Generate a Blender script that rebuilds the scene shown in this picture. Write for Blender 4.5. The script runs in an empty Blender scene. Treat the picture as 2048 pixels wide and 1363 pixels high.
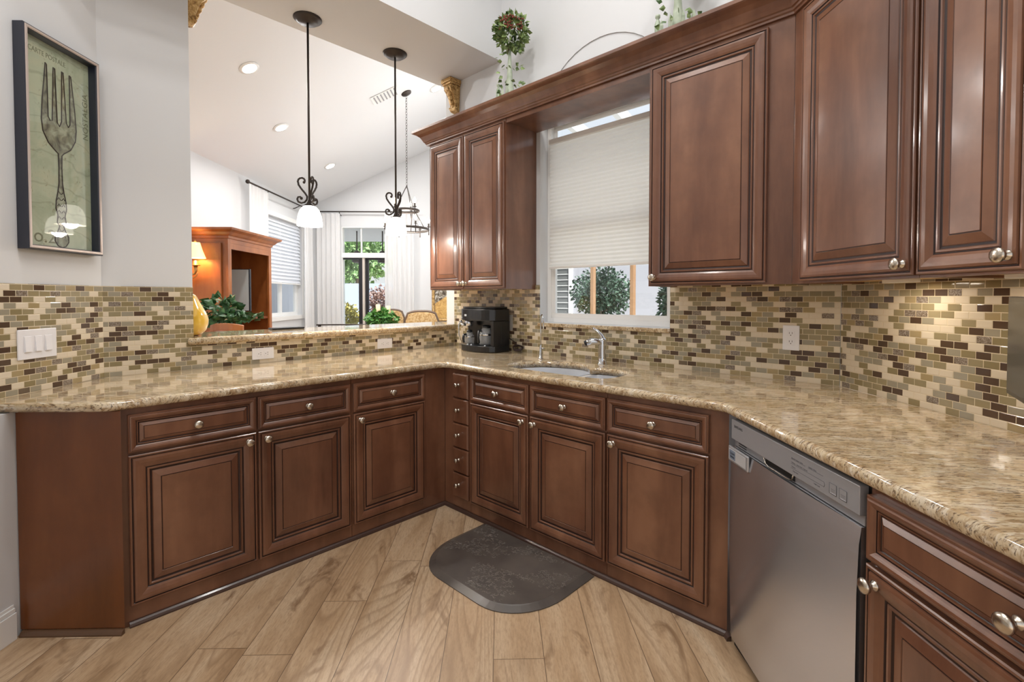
import bpy, bmesh, math, random
from mathutils import Vector, Matrix
random.seed(7)
R2 = math.sqrt(2); PI = math.pi
sc = bpy.context.scene
COL = sc.collection

# ------------------------------------------------------------------ camera
cam = bpy.data.cameras.new('camera'); camo = bpy.data.objects.new('camera', cam); COL.objects.link(camo)
cam.sensor_width = 36; cam.lens = 966.8 / 2048 * 36; cam.shift_x = 0; cam.shift_y = -63.1 / 2048
cam.clip_start = 0.05; cam.clip_end = 200
camo.location = (0, 0, 1.3165)
yaw, pitch = 0.7625, -0.0247
fwd = Vector((math.cos(yaw) * math.cos(pitch), math.sin(yaw) * math.cos(pitch), math.sin(pitch)))
camo.rotation_euler = fwd.to_track_quat('-Z', 'Y').to_euler()
sc.camera = camo
# ------------------------------------------------------------------ world, exposure
W = bpy.data.worlds.new('world'); sc.world = W; W.use_nodes = True
nt = W.node_tree; bg = nt.nodes['Background']
tc = nt.nodes.new('ShaderNodeTexCoord'); sp = nt.nodes.new('ShaderNodeSeparateXYZ'); rp = nt.nodes.new('ShaderNodeValToRGB')
nt.links.new(tc.outputs['Generated'], sp.inputs[0]); nt.links.new(sp.outputs['Z'], rp.inputs[0]); nt.links.new(rp.outputs[0], bg.inputs[0])
rp.color_ramp.elements[0].position = 0.0; rp.color_ramp.elements[0].color = (.80, .80, .80, 1)
rp.color_ramp.elements[1].position = 0.5; rp.color_ramp.elements[1].color = (.74, .80, .92, 1)
bg.inputs[1].default_value = 0.88
sc.view_settings.view_transform = 'Standard'; sc.view_settings.look = 'None'
sc.view_settings.exposure = 0.45; sc.view_settings.gamma = 1.0; sc.view_settings.use_curve_mapping = False
sc.cycles.max_bounces = 8; sc.cycles.diffuse_bounces = 4; sc.cycles.glossy_bounces = 4
sc.cycles.transmission_bounces = 6; sc.cycles.transparent_max_bounces = 12
sc.cycles.use_denoising = True; sc.cycles.caustics_reflective = False; sc.cycles.caustics_refractive = False
sc.cycles.sample_clamp_indirect = 6.0

def lamp(name, kind, loc, power, color=(1, 1, 1), size=.2, rot=(0, 0, 0), spot=None, size_y=None):
    l = bpy.data.lights.new(name, kind); o = bpy.data.objects.new(name, l); COL.objects.link(o)
    o.location = loc; o.rotation_euler = rot; l.energy = power; l.color = color
    if kind == 'AREA':
        l.shape = 'DISK'; l.size = size
        if size_y: l.shape = 'RECTANGLE'; l.size_y = size_y
    elif kind == 'SUN': l.angle = size
    else: l.shadow_soft_size = size
    if spot: l.spot_size = spot; l.spot_blend = .5
    return o
sun = lamp('sun', 'SUN', (0, 0, 20), 7.5, (1, .96, .9), .02)
sun.rotation_euler = Vector((.30, .45, -1)).to_track_quat('-Z', 'Y').to_euler()
WARM = (1, .93, .85)
# unseen ceiling lamps added to light the kitchen, with white rings
KC = [(0.6, 1.3), (1.5, 1.7), (1.2, 0.4), (0.2, 2.2), (-.6, .6), (1.9, .9)]
for x, y in KC: lamp('added_kitchen_lamp', 'AREA', (x, y, 4.06), 9, (1, .97, .94), .16)
CANS = [(2.138, 5.581), (3.233, 6.684), (3.828, 4.994), (2.9, 4.3), (1.5, 4.6)]  # the last two are extra cans added to brighten the living room
def vault(x, y): return 2.83 + .483 * ((x - y) / R2 + 3.2)
for x, y in CANS: lamp('living_can_lamp', 'AREA', (x, y, vault(x, y) - .04), 17, (1, .97, .94), .12, rot=Vector((.31, -.31, -.9)).to_track_quat('-Z', 'Y').to_euler())
# under-cabinet strips
UC = []

# ------------------------------------------------------------------ frames
class Fr:
    def __init__(s, U): s.U = Vector((U[0], U[1], 0)).normalized(); s.D = s.U.cross(Vector((0, 0, 1)))
    def p(s, u, w, d): return s.U * u + s.D * d + Vector((0, 0, w))
FY = Fr((1, 0)); FX = Fr((0, -1)); FS = Fr((-1, -1)); FL = Fr((1, 1)); FE = Fr((1, -1)); FW = Fr((0, 1))
def st(s, t, z=0): return Vector(((s + t) / R2, (t - s) / R2, z))
Yp, Xs, S0 = 2.4218, 1.9184, .8814
Xw, Xu, Sw, Su, Yw = 2.613, 2.303, 1.5424, 1.2334, 3.160
ZC, ZT = .876, .914

# ------------------------------------------------------------------ mesh builder
class MB:
    def __init__(s): s.v = []; s.f = []; s.m = []; s.sm = []; s.uv = []
    def add(s, vs, fs, m=0, smooth=False, uvs=None):
        o = len(s.v); s.v += [Vector(x) for x in vs]
        for i, f in enumerate(fs):
            s.f.append([o + k for k in f]); s.m.append(m[i] if isinstance(m, list) else m); s.sm.append(smooth)
            s.uv.append([uvs[k] for k in f] if uvs else None)
        return s
    def box(s, fr, u0, u1, w0, w1, d0, d1, m=0):
        vs = [fr.p(u, w, d) for d in (d0, d1) for w in (w0, w1) for u in (u0, u1)]
        uv = [(u, w) for d in (d0, d1) for w in (w0, w1) for u in (u0, u1)]
        return s.add(vs, [(0, 2, 3, 1), (4, 5, 7, 6), (0, 1, 5, 4), (2, 6, 7, 3), (0, 4, 6, 2), (1, 3, 7, 5)], m, False, uv)
    def bx(s, x0, x1, y0, y1, z0, z1, m=0): return s.box(FY, x0, x1, z0, z1, -y1, -y0, m)
    def prism(s, poly, z0, z1, m=0):
        n = len(poly); vs = [(p[0], p[1], z0) for p in poly] + [(p[0], p[1], z1) for p in poly]
        a = sum(poly[i][0] * poly[(i + 1) % n][1] - poly[(i + 1) % n][0] * poly[i][1] for i in range(n))
        idx = list(range(n)) if a > 0 else list(range(n))[::-1]
        fs = [tuple(idx[::-1]), tuple(n + i for i in idx)]
        for k in range(n):
            i, j = idx[k], idx[(k + 1) % n]; fs.append((i, j, n + j, n + i))
        return s.add(vs, fs, m)
    def ext(s, fr, poly, d0, d1, m=0):   # polygon in (u,w) of a frame, extruded in depth
        n = len(poly); vs = [fr.p(p[0], p[1], d0) for p in poly] + [fr.p(p[0], p[1], d1) for p in poly]
        a = sum(poly[i][0] * poly[(i + 1) % n][1] - poly[(i + 1) % n][0] * poly[i][1] for i in range(n))
        idx = list(range(n)) if a > 0 else list(range(n))[::-1]
        fs = [tuple(idx[::-1]), tuple(n + i for i in idx)] + [(idx[k], idx[(k + 1) % n], n + idx[(k + 1) % n], n + idx[k]) for k in range(n)]
        return s.add(vs, fs, m)
    def rings(s, fr, u0, u1, w0, w1, prof, d0, mats=None, cap=True):   # mitred concentric rectangles
        vs = []; fs = []; ms = []
        for ins, h in prof:
            for u, w in ((u0 + ins, w0 + ins), (u1 - ins, w0 + ins), (u1 - ins, w1 - ins), (u0 + ins, w1 - ins)): vs.append(fr.p(u, w, d0 + h))
        for k in range(len(prof) - 1):
            for j in range(4):
                a, b = 4 * k + j, 4 * k + (j + 1) % 4; fs.append((a, b, b + 4, a + 4)); ms.append(mats[k] if mats else 0)
        k = 4 * (len(prof) - 1)
        if cap: fs.append((k, k + 1, k + 2, k + 3)); ms.append(0)
        return s.add(vs, fs, ms)
    def tube(s, pts, r, n=8, m=0, closed=False, caps=True, flat=None):
        pts = [Vector(p) for p in pts]; N = len(pts); vs = []; fs = []
        rr = r if isinstance(r, (list, tuple)) else [r] * N
        up = None
        for i, p in enumerate(pts):
            if closed: t = pts[(i + 1) % N] - pts[i - 1]
            else: t = pts[min(i + 1, N - 1)] - pts[max(i - 1, 0)]
            t.normalize()
            if up is None:
                up = Vector((0, 0, 1)) if abs(t.z) < .9 else Vector((1, 0, 0))
            x = up.cross(t); x = x.normalized() if x.length > 1e-6 else Vector((1, 0, 0)); y = t.cross(x); up = y
            for k in range(n):
                a = 2 * PI * k / n; vs.append(p + (x * math.cos(a) + y * math.sin(a) * (flat or 1)) * rr[i])
        for i in range(N if closed else N - 1):
            for k in range(n):
                a = i * n + k; b = i * n + (k + 1) % n; c = ((i + 1) % N) * n
                fs.append((a, b, c + (k + 1) % n, c + k))
        s.add(vs, fs, m, True)
        if not closed and caps:
            s.add(vs[:n], [tuple(range(n))[::-1]], m); s.add(vs[-n:], [tuple(range(n))], m)
        return s
    def lathe(s, c, prof, n=20, axis=(0, 0, 1), m=0, sx=1, sy=1, smooth=True):
        c = Vector(c); q = Vector((0, 0, 1)).rotation_difference(Vector(axis).normalized()); vs = []; fs = []
        for r, h in prof:
            for k in range(n):
                a = 2 * PI * k / n; vs.append(c + q @ Vector((r * math.cos(a) * sx, r * math.sin(a) * sy, h)))
        for i in range(len(prof) - 1):
            for k in range(n): fs.append((i * n + k, i * n + (k + 1) % n, (i + 1) * n + (k + 1) % n, (i + 1) * n + k))
        s.add(vs, fs, m, smooth)
        if len(prof) > 2 and math.hypot(prof[0][0] - prof[-1][0], prof[0][1] - prof[-1][1]) < .03: return s
        if prof[0][0] > 1e-5: s.add(vs[:n], [tuple(range(n))[::-1]], m)
        if prof[-1][0] > 1e-5: s.add(vs[-n:], [tuple(range(n))], m)
        return s
    def ball(s, c, r, n=12, k=8, sc_=(1, 1, 1), m=0):
        pr = [(r * math.sin(PI * i / k) * sc_[0], -r * math.cos(PI * i / k) * sc_[2]) for i in range(k + 1)]
        return s.lathe(c, pr, n, (0, 0, 1), m, 1, sc_[1] / sc_[0])
    def sweep(s, path, prof, m=0, side=1):   # path: plan polyline; prof: (offset, z); mitred
        P = [Vector((p[0], p[1])) for p in path]; N = len(P); nr = []
        for i in range(N - 1):
            d = (P[i + 1] - P[i]).normalized(); nr.append(Vector((d.y, -d.x)) * side)
        off = []
        for i in range(N):
            if i == 0: off.append(nr[0])
            elif i == N - 1: off.append(nr[-1])
            else:
                a, b = nr[i - 1], nr[i]; off.append((a + b) / (1 + a.dot(b)))
        K = len(prof); vs = []; fs = []
        for i in range(N):
            for o, z in prof: q = P[i] + off[i] * o; vs.append((q.x, q.y, z))
        for i in range(N - 1):
            for k in range(K):
                a, b = i * K + k, i * K + (k + 1) % K; f = (a, b, b + K, a + K); fs.append(f if side < 0 else f[::-1])
        fs.append(tuple(range(K))); fs.append(tuple((N - 1) * K + k for k in range(K))[::-1])
        return s.add(vs, fs, m)
def wpos(o):
    v = Vector((0, 0, 0))
    while o is not None: v += Vector(o.location); o = o.parent
    return v
def obj(name, mb, mats, parent=None, bevel=0, loc=None, seg=2, norm=True):
    if not isinstance(mats, (list, tuple)): mats = [mats]
    if parent is not None: o0 = wpos(parent)
    elif loc is not None: o0 = Vector(loc)
    else:
        xs = [v.x for v in mb.v]; ys = [v.y for v in mb.v]; o0 = Vector(((min(xs) + max(xs)) / 2, (min(ys) + max(ys)) / 2, min(v.z for v in mb.v)))
    me = bpy.data.meshes.new(name); me.from_pydata([v - o0 for v in mb.v], [], mb.f)
    for m in mats: me.materials.append(m)
    me.polygons.foreach_set('material_index', mb.m); me.polygons.foreach_set('use_smooth', mb.sm)
    uvl = me.uv_layers.new(name='uv')
    for p in me.polygons:
        uv = mb.uv[p.index]
        for k, li in enumerate(p.loop_indices):
            if uv: uvl.data[li].uv = uv[k]
            else: v = mb.v[mb.f[p.index][k]]; uvl.data[li].uv = (v.x, v.y)
    if norm:
        b = bmesh.new(); b.from_mesh(me); bmesh.ops.remove_doubles(b, verts=b.verts, dist=1e-5)
        bmesh.ops.recalc_face_normals(b, faces=b.faces); b.to_mesh(me); b.free()
    o = bpy.data.objects.new(name, me); COL.objects.link(o)
    if parent is not None: o.parent = parent
    else: o.location = o0
    if bevel:
        md = o.modifiers.new('bevel', 'BEVEL'); md.width = bevel; md.segments = seg; md.limit_method = 'ANGLE'; md.angle_limit = .6
    return o
def tag(o, label=None, cat=None, group=None, kind=None):
    if label: o['label'] = label
    if cat: o['category'] = cat
    if group: o['group'] = group
    if kind: o['kind'] = kind
    return o
def thing(name, loc, label, cat, group=None):
    o = bpy.data.objects.new(name, None); COL.objects.link(o); o.location = loc; o.empty_display_size = .1
    return tag(o, label, cat, group)
def struct(name, mb, mats, bevel=0, norm=True): return tag(obj(name, mb, mats, bevel=bevel, norm=norm), kind='structure')
def text_mesh(txt, size, fr, u, w, d, depth=.0004, rot=0, align='LEFT', squash=1.0):
    c = bpy.data.curves.new('t', 'FONT'); c.body = txt; c.size = size; c.extrude = depth / 2; c.align_x = align; c.resolution_u = 3
    o = bpy.data.objects.new('t', c); COL.objects.link(o)
    dg = bpy.context.evaluated_depsgraph_get(); me = bpy.data.meshes.new_from_object(o.evaluated_get(dg))
    mb = MB(); cr, sr = math.cos(rot), math.sin(rot)
    vs = [fr.p(u + (v.co.x * cr * squash - v.co.y * sr), w + (v.co.x * sr + v.co.y * cr), d + v.co.z + depth / 2) for v in me.vertices]
    mb.add(vs, [tuple(p.vertices) for p in me.polygons])
    bpy.data.objects.remove(o); bpy.data.curves.remove(c); bpy.data.meshes.remove(me)
    return mb

# ------------------------------------------------------------------ materials
def lin(c): return tuple(((x / 255) / 12.92 if x / 255 <= .04045 else ((x / 255 + .055) / 1.055) ** 2.4) for x in c) + (1,)
class Mat:
    def __init__(s, name, col=(200, 200, 200), rough=.5, metal=0, coat=0, **k):
        s.m = bpy.data.materials.new(name); s.m.use_nodes = True; s.t = s.m.node_tree; s.b = s.t.nodes['Principled BSDF']
        s.b.inputs['Base Color'].default_value = lin(col); s.b.inputs['Roughness'].default_value = rough
        s.b.inputs['Metallic'].default_value = metal; s.b.inputs['Coat Weight'].default_value = coat; s.b.inputs['Coat Roughness'].default_value = .12
        for a, v in k.items(): s.b.inputs[a.replace('_', ' ')].default_value = v
    def n(s, t, **k):
        x = s.t.nodes.new('ShaderNode' + t)
        for a, v in k.items(): setattr(x, a, v)
        return x
    def l(s, a, b): s.t.links.new(a, b)
    def math(s, op, a, b=None, c=None):
        x = s.n('Math', operation=op)
        for i, v in enumerate((a, b, c)):
            if v is None: continue
            if isinstance(v, (int, float)): x.inputs[i].default_value = v
            else: s.l(v, x.inputs[i])
        return x.outputs[0]
    def coord(s, kind='Object', scale=(1, 1, 1), rot=(0, 0, 0)):
        t = s.n('TexCoord'); m = s.n('Mapping'); s.l(t.outputs[kind], m.inputs[0]); m.inputs['Scale'].default_value = scale; m.inputs['Rotation'].default_value = rot
        return m.outputs[0]
    def noise(s, vec, scale=5, detail=4, rough=.5, dist=0, out=0):
        x = s.n('TexNoise'); s.l(vec, x.inputs['Vector']); x.inputs['Scale'].default_value = scale; x.inputs['Detail'].default_value = detail
        x.inputs['Roughness'].default_value = rough; x.inputs['Distortion'].default_value = dist
        return x.outputs[out]
    def ramp(s, fac, stops, interp='LINEAR'):
        x = s.n('ValToRGB'); e = x.color_ramp; e.interpolation = interp
        while len(e.elements) < len(stops): e.elements.new(.5)
        for i, (p, c) in enumerate(stops): e.elements[i].position = p; e.elements[i].color = c if len(c) == 4 else lin(c)
        s.l(fac, x.inputs[0]); return x.outputs[0]
    def mix(s, fac, a, b, mode='MIX'):
        x = s.n('Mix', data_type='RGBA', blend_type=mode)
        for i, v in ((0, fac), (6, a), (7, b)):
            if isinstance(v, (int, float)): x.inputs[i].default_value = v
            elif isinstance(v, tuple): x.inputs[i].default_value = v if len(v) == 4 else lin(v)
            else: s.l(v, x.inputs[i])
        return x.outputs[2]
    def base(s, c): s.l(c, s.b.inputs['Base Color'])
    def bump(s, h, strength=.2, dist=.01):
        x = s.n('Bump'); x.inputs['Strength'].default_value = strength; x.inputs['Distance'].default_value = dist
        s.l(h, x.inputs['Height']); s.l(x.outputs[0], s.b.inputs['Normal']); return s

def wood(name, dark, mid, light, rough=.33, coat=.5, sc_=(1, 1, .18)):
    M = Mat(name, mid, rough, coat=coat); g = M.n('NewGeometry')
    mp = M.n('Mapping'); M.l(g.outputs['Position'], mp.inputs[0]); mp.inputs['Scale'].default_value = sc_
    big = M.noise(mp.outputs[0], 5, 3, .55, .3); fine = M.noise(mp.outputs[0], 60, 5, .6)
    c = M.ramp(big, [(.3, dark), (.5, mid), (.72, light)])
    c2 = M.mix(M.ramp(fine, [(.35, (0, 0, 0, 1)), (.7, (1, 1, 1, 1))]), c, M.mix(.82, light, c), 'MIX')
    blot = M.noise(g.outputs['Position'], 7, 4, .6); c3 = M.mix(M.ramp(blot, [(.42, (0, 0, 0, 1)), (.75, (.45, .45, .45, 1))]), c2, dark)
    M.base(c3); M.bump(fine, .04, .002); return M.m
CH = wood('cherry_stained_maple', (88, 54, 38), (116, 76, 55), (142, 100, 75))
CHU = CH
GLZ = Mat('dark_cabinet_glaze', (42, 20, 14), .45).m
PANEL = wood('smooth_brown_end_panel', (92, 50, 20), (110, 62, 28), (128, 78, 40), .3, .3)
RAWW = Mat('light_cabinet_underside', (205, 165, 110), .5).m
DARKW = Mat('black_recess', (14, 10, 8), .6).m
SHOE = Mat('brown_shoe_moulding', (92, 66, 46), .35, coat=.3).m
SHOED = Mat('dark_shoe_moulding', (70, 50, 42), .35, coat=.3).m
def wallmat(name, col):
    M = Mat(name, col, .85); v = M.coord('Object'); M.bump(M.noise(v, 90, 3), .06, .002); return M.m
WHITE = wallmat('white_wall_paint', (214, 216, 218)); CEILM = wallmat('white_ceiling_paint', (226, 228, 230))
TRIM = Mat('white_trim_paint', (236, 236, 234), .4).m
CHROME = Mat('chrome', (210, 212, 215), .08, 1).m
NICK = Mat('brushed_nickel', (205, 196, 182), .24, 1).m
BLACKP = Mat('black_plastic', (22, 24, 28), .28, coat=.2).m
WPL = Mat('white_plastic', (232, 232, 236), .35).m
SLOT = Mat('dark_slot', (30, 28, 28), .6).m
IRON = Mat('oil_rubbed_bronze', (62, 55, 50), .45, .6).m

# granite
M = Mat('speckled_gold_granite', (190, 160, 115), .09, coat=.6); M.b.inputs['Coat Roughness'].default_value = .04
g = M.n('NewGeometry'); m0 = M.n('Mapping'); M.l(g.outputs['Position'], m0.inputs[0]); m0.inputs['Rotation'].default_value = (0, 0, math.radians(52)); mp = M.n('Mapping'); M.l(m0.outputs[0], mp.inputs[0]); mp.inputs['Scale'].default_value = (.8, 3.4, 1.6)
base = M.ramp(M.noise(mp.outputs[0], 6, 6, .7, .5), [(.25, (156, 130, 98)), (.42, (192, 168, 132)), (.55, (210, 192, 160)), (.75, (224, 214, 196))])
st1 = M.noise(mp.outputs[0], 26, 5, .7, .8); st2 = M.noise(mp.outputs[0], 62, 4, .65, .4)
c = M.mix(M.ramp(st1, [(.50, (0, 0, 0, 1)), (.60, (.8, .8, .8, 1))]), base, (146, 114, 76))
c = M.mix(M.ramp(M.noise(mp.outputs[0], 19, 4, .65, .6), [(.56, (0, 0, 0, 1)), (.66, (.75, .75, .75, 1))]), c, (230, 220, 202))
c = M.mix(M.ramp(st2, [(.555, (0, 0, 0, 1)), (.62, (.85, .85, .85, 1))]), c, (84, 64, 48))
c = M.mix(M.ramp(M.noise(mp.outputs[0], 11, 5, .75, .4), [(.62, (0, 0, 0, 1)), (.70, (.7, .7, .7, 1))]), c, (104, 82, 66))
M.base(c); GRAN = M.m

# mosaic backsplash: 50 x 23 mm tiles, running bond
def mosaic(name, seed):
    M = Mat(name, (200, 190, 170), .2); t = M.n('TexCoord'); s_ = M.n('SeparateXYZ'); M.l(t.outputs['UV'], s_.inputs[0])
    TW, TH, G = .0508, .0254, .0022
    v = M.math('DIVIDE', s_.outputs[1], TH); row = M.math('FLOOR', v); fv = M.math('FRACT', v)
    par = M.math('MULTIPLY', M.math('FLOORED_MODULO', row, 2), .5)
    u = M.math('ADD', M.math('DIVIDE', s_.outputs[0], TW), par); col = M.math('FLOOR', u); fu = M.math('FRACT', u)
    cx = M.n('CombineXYZ'); M.l(col, cx.inputs[0]); M.l(row, cx.inputs[1]); cx.inputs[2].default_value = seed
    wn = M.n('TexWhiteNoise'); M.l(cx.outputs[0], wn.inputs[0]); rnd = wn.outputs[0]
    ws = M.n('SeparateColor'); M.l(wn.outputs[1], ws.inputs[0])
    colr = M.ramp(rnd, [(0, (220, 207, 184)), (.25, (154, 142, 110)), (.42, (143, 130, 96)), (.54, (158, 151, 132)), (.70, (86, 68, 54)), (.86, (112, 98, 82)), (.93, (168, 150, 112))], 'CONSTANT')
    pv = M.n('TexCoord'); vein = M.noise(pv.outputs['UV'], 220, 5, .7, 1.5)
    isv = M.math('MULTIPLY', M.math('GREATER_THAN', rnd, .86), M.math('LESS_THAN', rnd, .93))
    colr = M.mix(M.math('MULTIPLY', isv, M.math('GREATER_THAN', vein, .52)), colr, (168, 158, 148))
    fine = M.noise(pv.outputs['UV'], 900, 2); streak = M.ramp(fine, [(.3, (.86, .86, .86, 1)), (.7, (1.0, 1.0, 1.0, 1))])
    colr = M.mix(1.0, colr, streak, 'MULTIPLY')
    ex = M.math('MULTIPLY', M.math('MINIMUM', fu, M.math('SUBTRACT', 1, fu)), TW); ey = M.math('MULTIPLY', M.math('MINIMUM', fv, M.math('SUBTRACT', 1, fv)), TH)
    e = M.math('MINIMUM', ex, ey); tile = M.math('GREATER_THAN', e, G / 2)
    M.base(M.mix(tile, (214, 199, 170), colr))
    stone = M.math('LESS_THAN', rnd, .27); glass = M.math('MULTIPLY', tile, M.math('SUBTRACT', 1, stone))
    M.l(M.math('SUBTRACT', .45, M.math('MULTIPLY', glass, .37)), M.b.inputs['Roughness'])
    h = M.math('MULTIPLY', M.math('MINIMUM', M.math('DIVIDE', e, .0028), 1), tile)
    tilt = M.math('ADD', M.math('MULTIPLY', M.math('SUBTRACT', fu, .5), M.math('SUBTRACT', ws.outputs[0], .5)), M.math('MULTIPLY', M.math('SUBTRACT', fv, .5), M.math('MULTIPLY', M.math('SUBTRACT', ws.outputs[1], .5), .5)))
    M.bump(M.math('ADD', h, M.math('MULTIPLY', tilt, 1.2)), .55, .0016)
    return M.m
TILE = [mosaic('glass_stone_mosaic_%s' % n, 3.1 + i) for i, n in enumerate(('window', 'right', 'passthrough', 'left'))]

# floor planks along t; UV = (s,t)
M = Mat('oak_vinyl_planks', (190, 160, 120), .38); t = M.n('TexCoord'); s_ = M.n('SeparateXYZ'); M.l(t.outputs['UV'], s_.inputs[0])
PWd, PL = .185, 1.22
u = M.math('DIVIDE', M.math('ADD', s_.outputs[0], .028), PWd); row = M.math('FLOOR', u); fu = M.math('FRACT', u)
wn = M.n('TexWhiteNoise', noise_dimensions='1D'); M.l(row, wn.inputs['W'])
v = M.math('ADD', M.math('DIVIDE', s_.outputs[1], PL), wn.outputs[0]); cell = M.math('FLOOR', v); fv = M.math('FRACT', v)
cx = M.n('CombineXYZ'); M.l(row, cx.inputs[0]); M.l(cell, cx.inputs[1]); w2 = M.n('TexWhiteNoise'); M.l(cx.outputs[0], w2.inputs[0]); ws = M.n('SeparateColor'); M.l(w2.outputs[1], ws.inputs[0])
gx = M.n('CombineXYZ'); M.l(M.math('ADD', s_.outputs[0], M.math('MULTIPLY', ws.outputs[0], 7)), gx.inputs[0]); M.l(M.math('ADD', M.math('MULTIPLY', s_.outputs[1], .16), M.math('MULTIPLY', ws.outputs[1], 9)), gx.inputs[1]); M.l(ws.outputs[2], gx.inputs[2])
tone = M.noise(gx.outputs[0], 6, 4, .6, .6); fib = M.noise(gx.outputs[0], 170, 5, .75)
wv = M.n('TexWave', wave_type='BANDS', bands_direction='X'); M.l(gx.outputs[0], wv.inputs['Vector']); wv.inputs['Scale'].default_value = 13; wv.inputs['Distortion'].default_value = 17; wv.inputs['Detail'].default_value = 2.5; wv.inputs['Detail Scale'].default_value = .45; wv.inputs['Detail Roughness'].default_value = .55
c = M.ramp(tone, [(.28, (150, 122, 92)), (.45, (186, 158, 126)), (.6, (204, 180, 150)), (.8, (212, 194, 168))])
rg = M.math('FRACT', M.math('MULTIPLY', M.noise(gx.outputs[0], 3.2, 1, .4, .25), 26)); rgm = M.noise(gx.outputs[0], 2.3, 2)
c = M.mix(M.math('MULTIPLY', M.ramp(rg, [(0, (.9, .9, .9, 1)), (.3, (.12, .12, .12, 1)), (.85, (0, 0, 0, 1)), (1, (.9, .9, .9, 1))]), M.ramp(rgm, [(.42, (.08, .08, .08, 1)), (.6, (.62, .62, .62, 1))])), c, (124, 96, 70))
c = M.mix(M.ramp(fib, [(.45, (0, 0, 0, 1)), (.7, (.6, .6, .6, 1))]), c, (134, 108, 82))
kx = M.n('CombineXYZ'); M.l(M.math('ADD', s_.outputs[0], M.math('MULTIPLY', ws.outputs[2], 5)), kx.inputs[0]); M.l(M.math('MULTIPLY', s_.outputs[1], .38), kx.inputs[1]); M.l(ws.outputs[0], kx.inputs[2])
kn = M.noise(kx.outputs[0], 9, 4, .62, .8); c = M.mix(M.ramp(kn, [(.58, (0, 0, 0, 1)), (.70, (.85, .85, .85, 1))]), c, (110, 82, 58))
c = M.mix(M.ramp(w2.outputs[0], [(0, (0, 0, 0, 1)), (1, (.30, .30, .30, 1))]), c, (176, 142, 104))
seam = M.math('MAXIMUM', M.math('LESS_THAN', M.math('MULTIPLY', M.math('MINIMUM', fu, M.math('SUBTRACT', 1, fu)), PWd), .0012), M.math('LESS_THAN', M.math('MULTIPLY', M.math('MINIMUM', fv, M.math('SUBTRACT', 1, fv)), PL), .0012))
M.base(M.mix(seam, c, (96, 74, 54))); M.bump(M.math('SUBTRACT', M.math('MULTIPLY', fib, .3), seam), .15, .002); FLOORM = M.m

def stainless_door(name, col, rough):
    M = Mat(name, col, rough, .9); t = M.n('Tangent', direction_type='UV_MAP', uv_map='uv'); M.l(t.outputs[0], M.b.inputs['Tangent']); M.b.inputs['Anisotropic'].default_value = .92; M.b.inputs['Anisotropic Rotation'].default_value = .0
    v = M.coord('Object', (3, 3, 500)); M.l(M.math('ADD', M.math('MULTIPLY', M.noise(v, 1, 2), .1), rough - .05), M.b.inputs['Roughness']); return M.m
def stainless(name, col=(150, 150, 153), rough=.27, vert=True):
    M = Mat(name, col, rough, .85); v = M.coord('Object', (400, 400, 3) if vert else (3, 3, 400)); n_ = M.noise(v, 1, 2)
    M.l(M.math('ADD', M.math('MULTIPLY', n_, .12), rough - .06), M.b.inputs['Roughness'])
    M.b.inputs['Anisotropic'].default_value = .6; return M.m
STEEL = stainless_door('brushed_stainless_steel', (206, 206, 210), .24); STEELL = Mat('light_stainless_fascia', (166, 167, 171), .4, .35).m
SINKM = Mat('satin_sink_steel', (236, 240, 246), .30, .55).m
GLASS = Mat('clear_glass', (235, 240, 245), .05, Transmission_Weight=.6, IOR=1.45, Alpha=.38).m
def paneglass(name):
    m = bpy.data.materials.new(name); m.use_nodes = True; t = m.node_tree; t.nodes.clear()
    o = t.nodes.new('ShaderNodeOutputMaterial'); mx = t.nodes.new('ShaderNodeMixShader'); a = t.nodes.new('ShaderNodeBsdfTransparent'); b = t.nodes.new('ShaderNodeBsdfGlossy')
    b.inputs['Roughness'].default_value = .02; lw = t.nodes.new('ShaderNodeLayerWeight'); pw = t.nodes.new('ShaderNodeMath'); pw.operation = 'POWER'; pw.inputs[1].default_value = 4; t.links.new(lw.outputs['Facing'], pw.inputs[0]); f = t.nodes.new('ShaderNodeMath'); f.operation = 'MULTIPLY_ADD'; f.inputs[1].default_value = .6; f.inputs[2].default_value = .035; t.links.new(pw.outputs[0], f.inputs[0])
    a.inputs[0].default_value = (.95, .97, .97, 1)
    t.links.new(f.outputs[0], mx.inputs[0]); t.links.new(a.outputs[0], mx.inputs[1]); t.links.new(b.outputs[0], mx.inputs[2]); t.links.new(mx.outputs[0], o.inputs[0]); return m
PANE = paneglass('window_glass')
def fabric(name, col, trans=.5, alpha=1.0):
    m = bpy.data.materials.new(name); m.use_nodes = True; t = m.node_tree; t.nodes.clear()
    o = t.nodes.new('ShaderNodeOutputMaterial'); a = t.nodes.new('ShaderNodeBsdfDiffuse'); b = t.nodes.new('ShaderNodeBsdfTranslucent'); mx = t.nodes.new('ShaderNodeMixShader')
    a.inputs[0].default_value = lin(col); b.inputs[0].default_value = lin(col); mx.inputs[0].default_value = trans
    t.links.new(a.outputs[0], mx.inputs[1]); t.links.new(b.outputs[0], mx.inputs[2]); out = mx.outputs[0]
    if alpha < 1:
        tr = t.nodes.new('ShaderNodeBsdfTransparent'); m2 = t.nodes.new('ShaderNodeMixShader'); m2.inputs[0].default_value = alpha
        t.links.new(tr.outputs[0], m2.inputs[1]); t.links.new(out, m2.inputs[2]); out = m2.outputs[0]
    t.links.new(out, o.inputs[0]); return m
SHADE = fabric('white_cellular_fabric', (250, 249, 246), .6); SHEER = fabric('white_sheer_fabric', (252, 252, 252), .4, .86)
BLIND = fabric('white_blind_slats', (240, 243, 248), .3)
def emis(name, col, st_): return Mat(name, col, .3, Emission_Color=lin(col), Emission_Strength=st_).m
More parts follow.
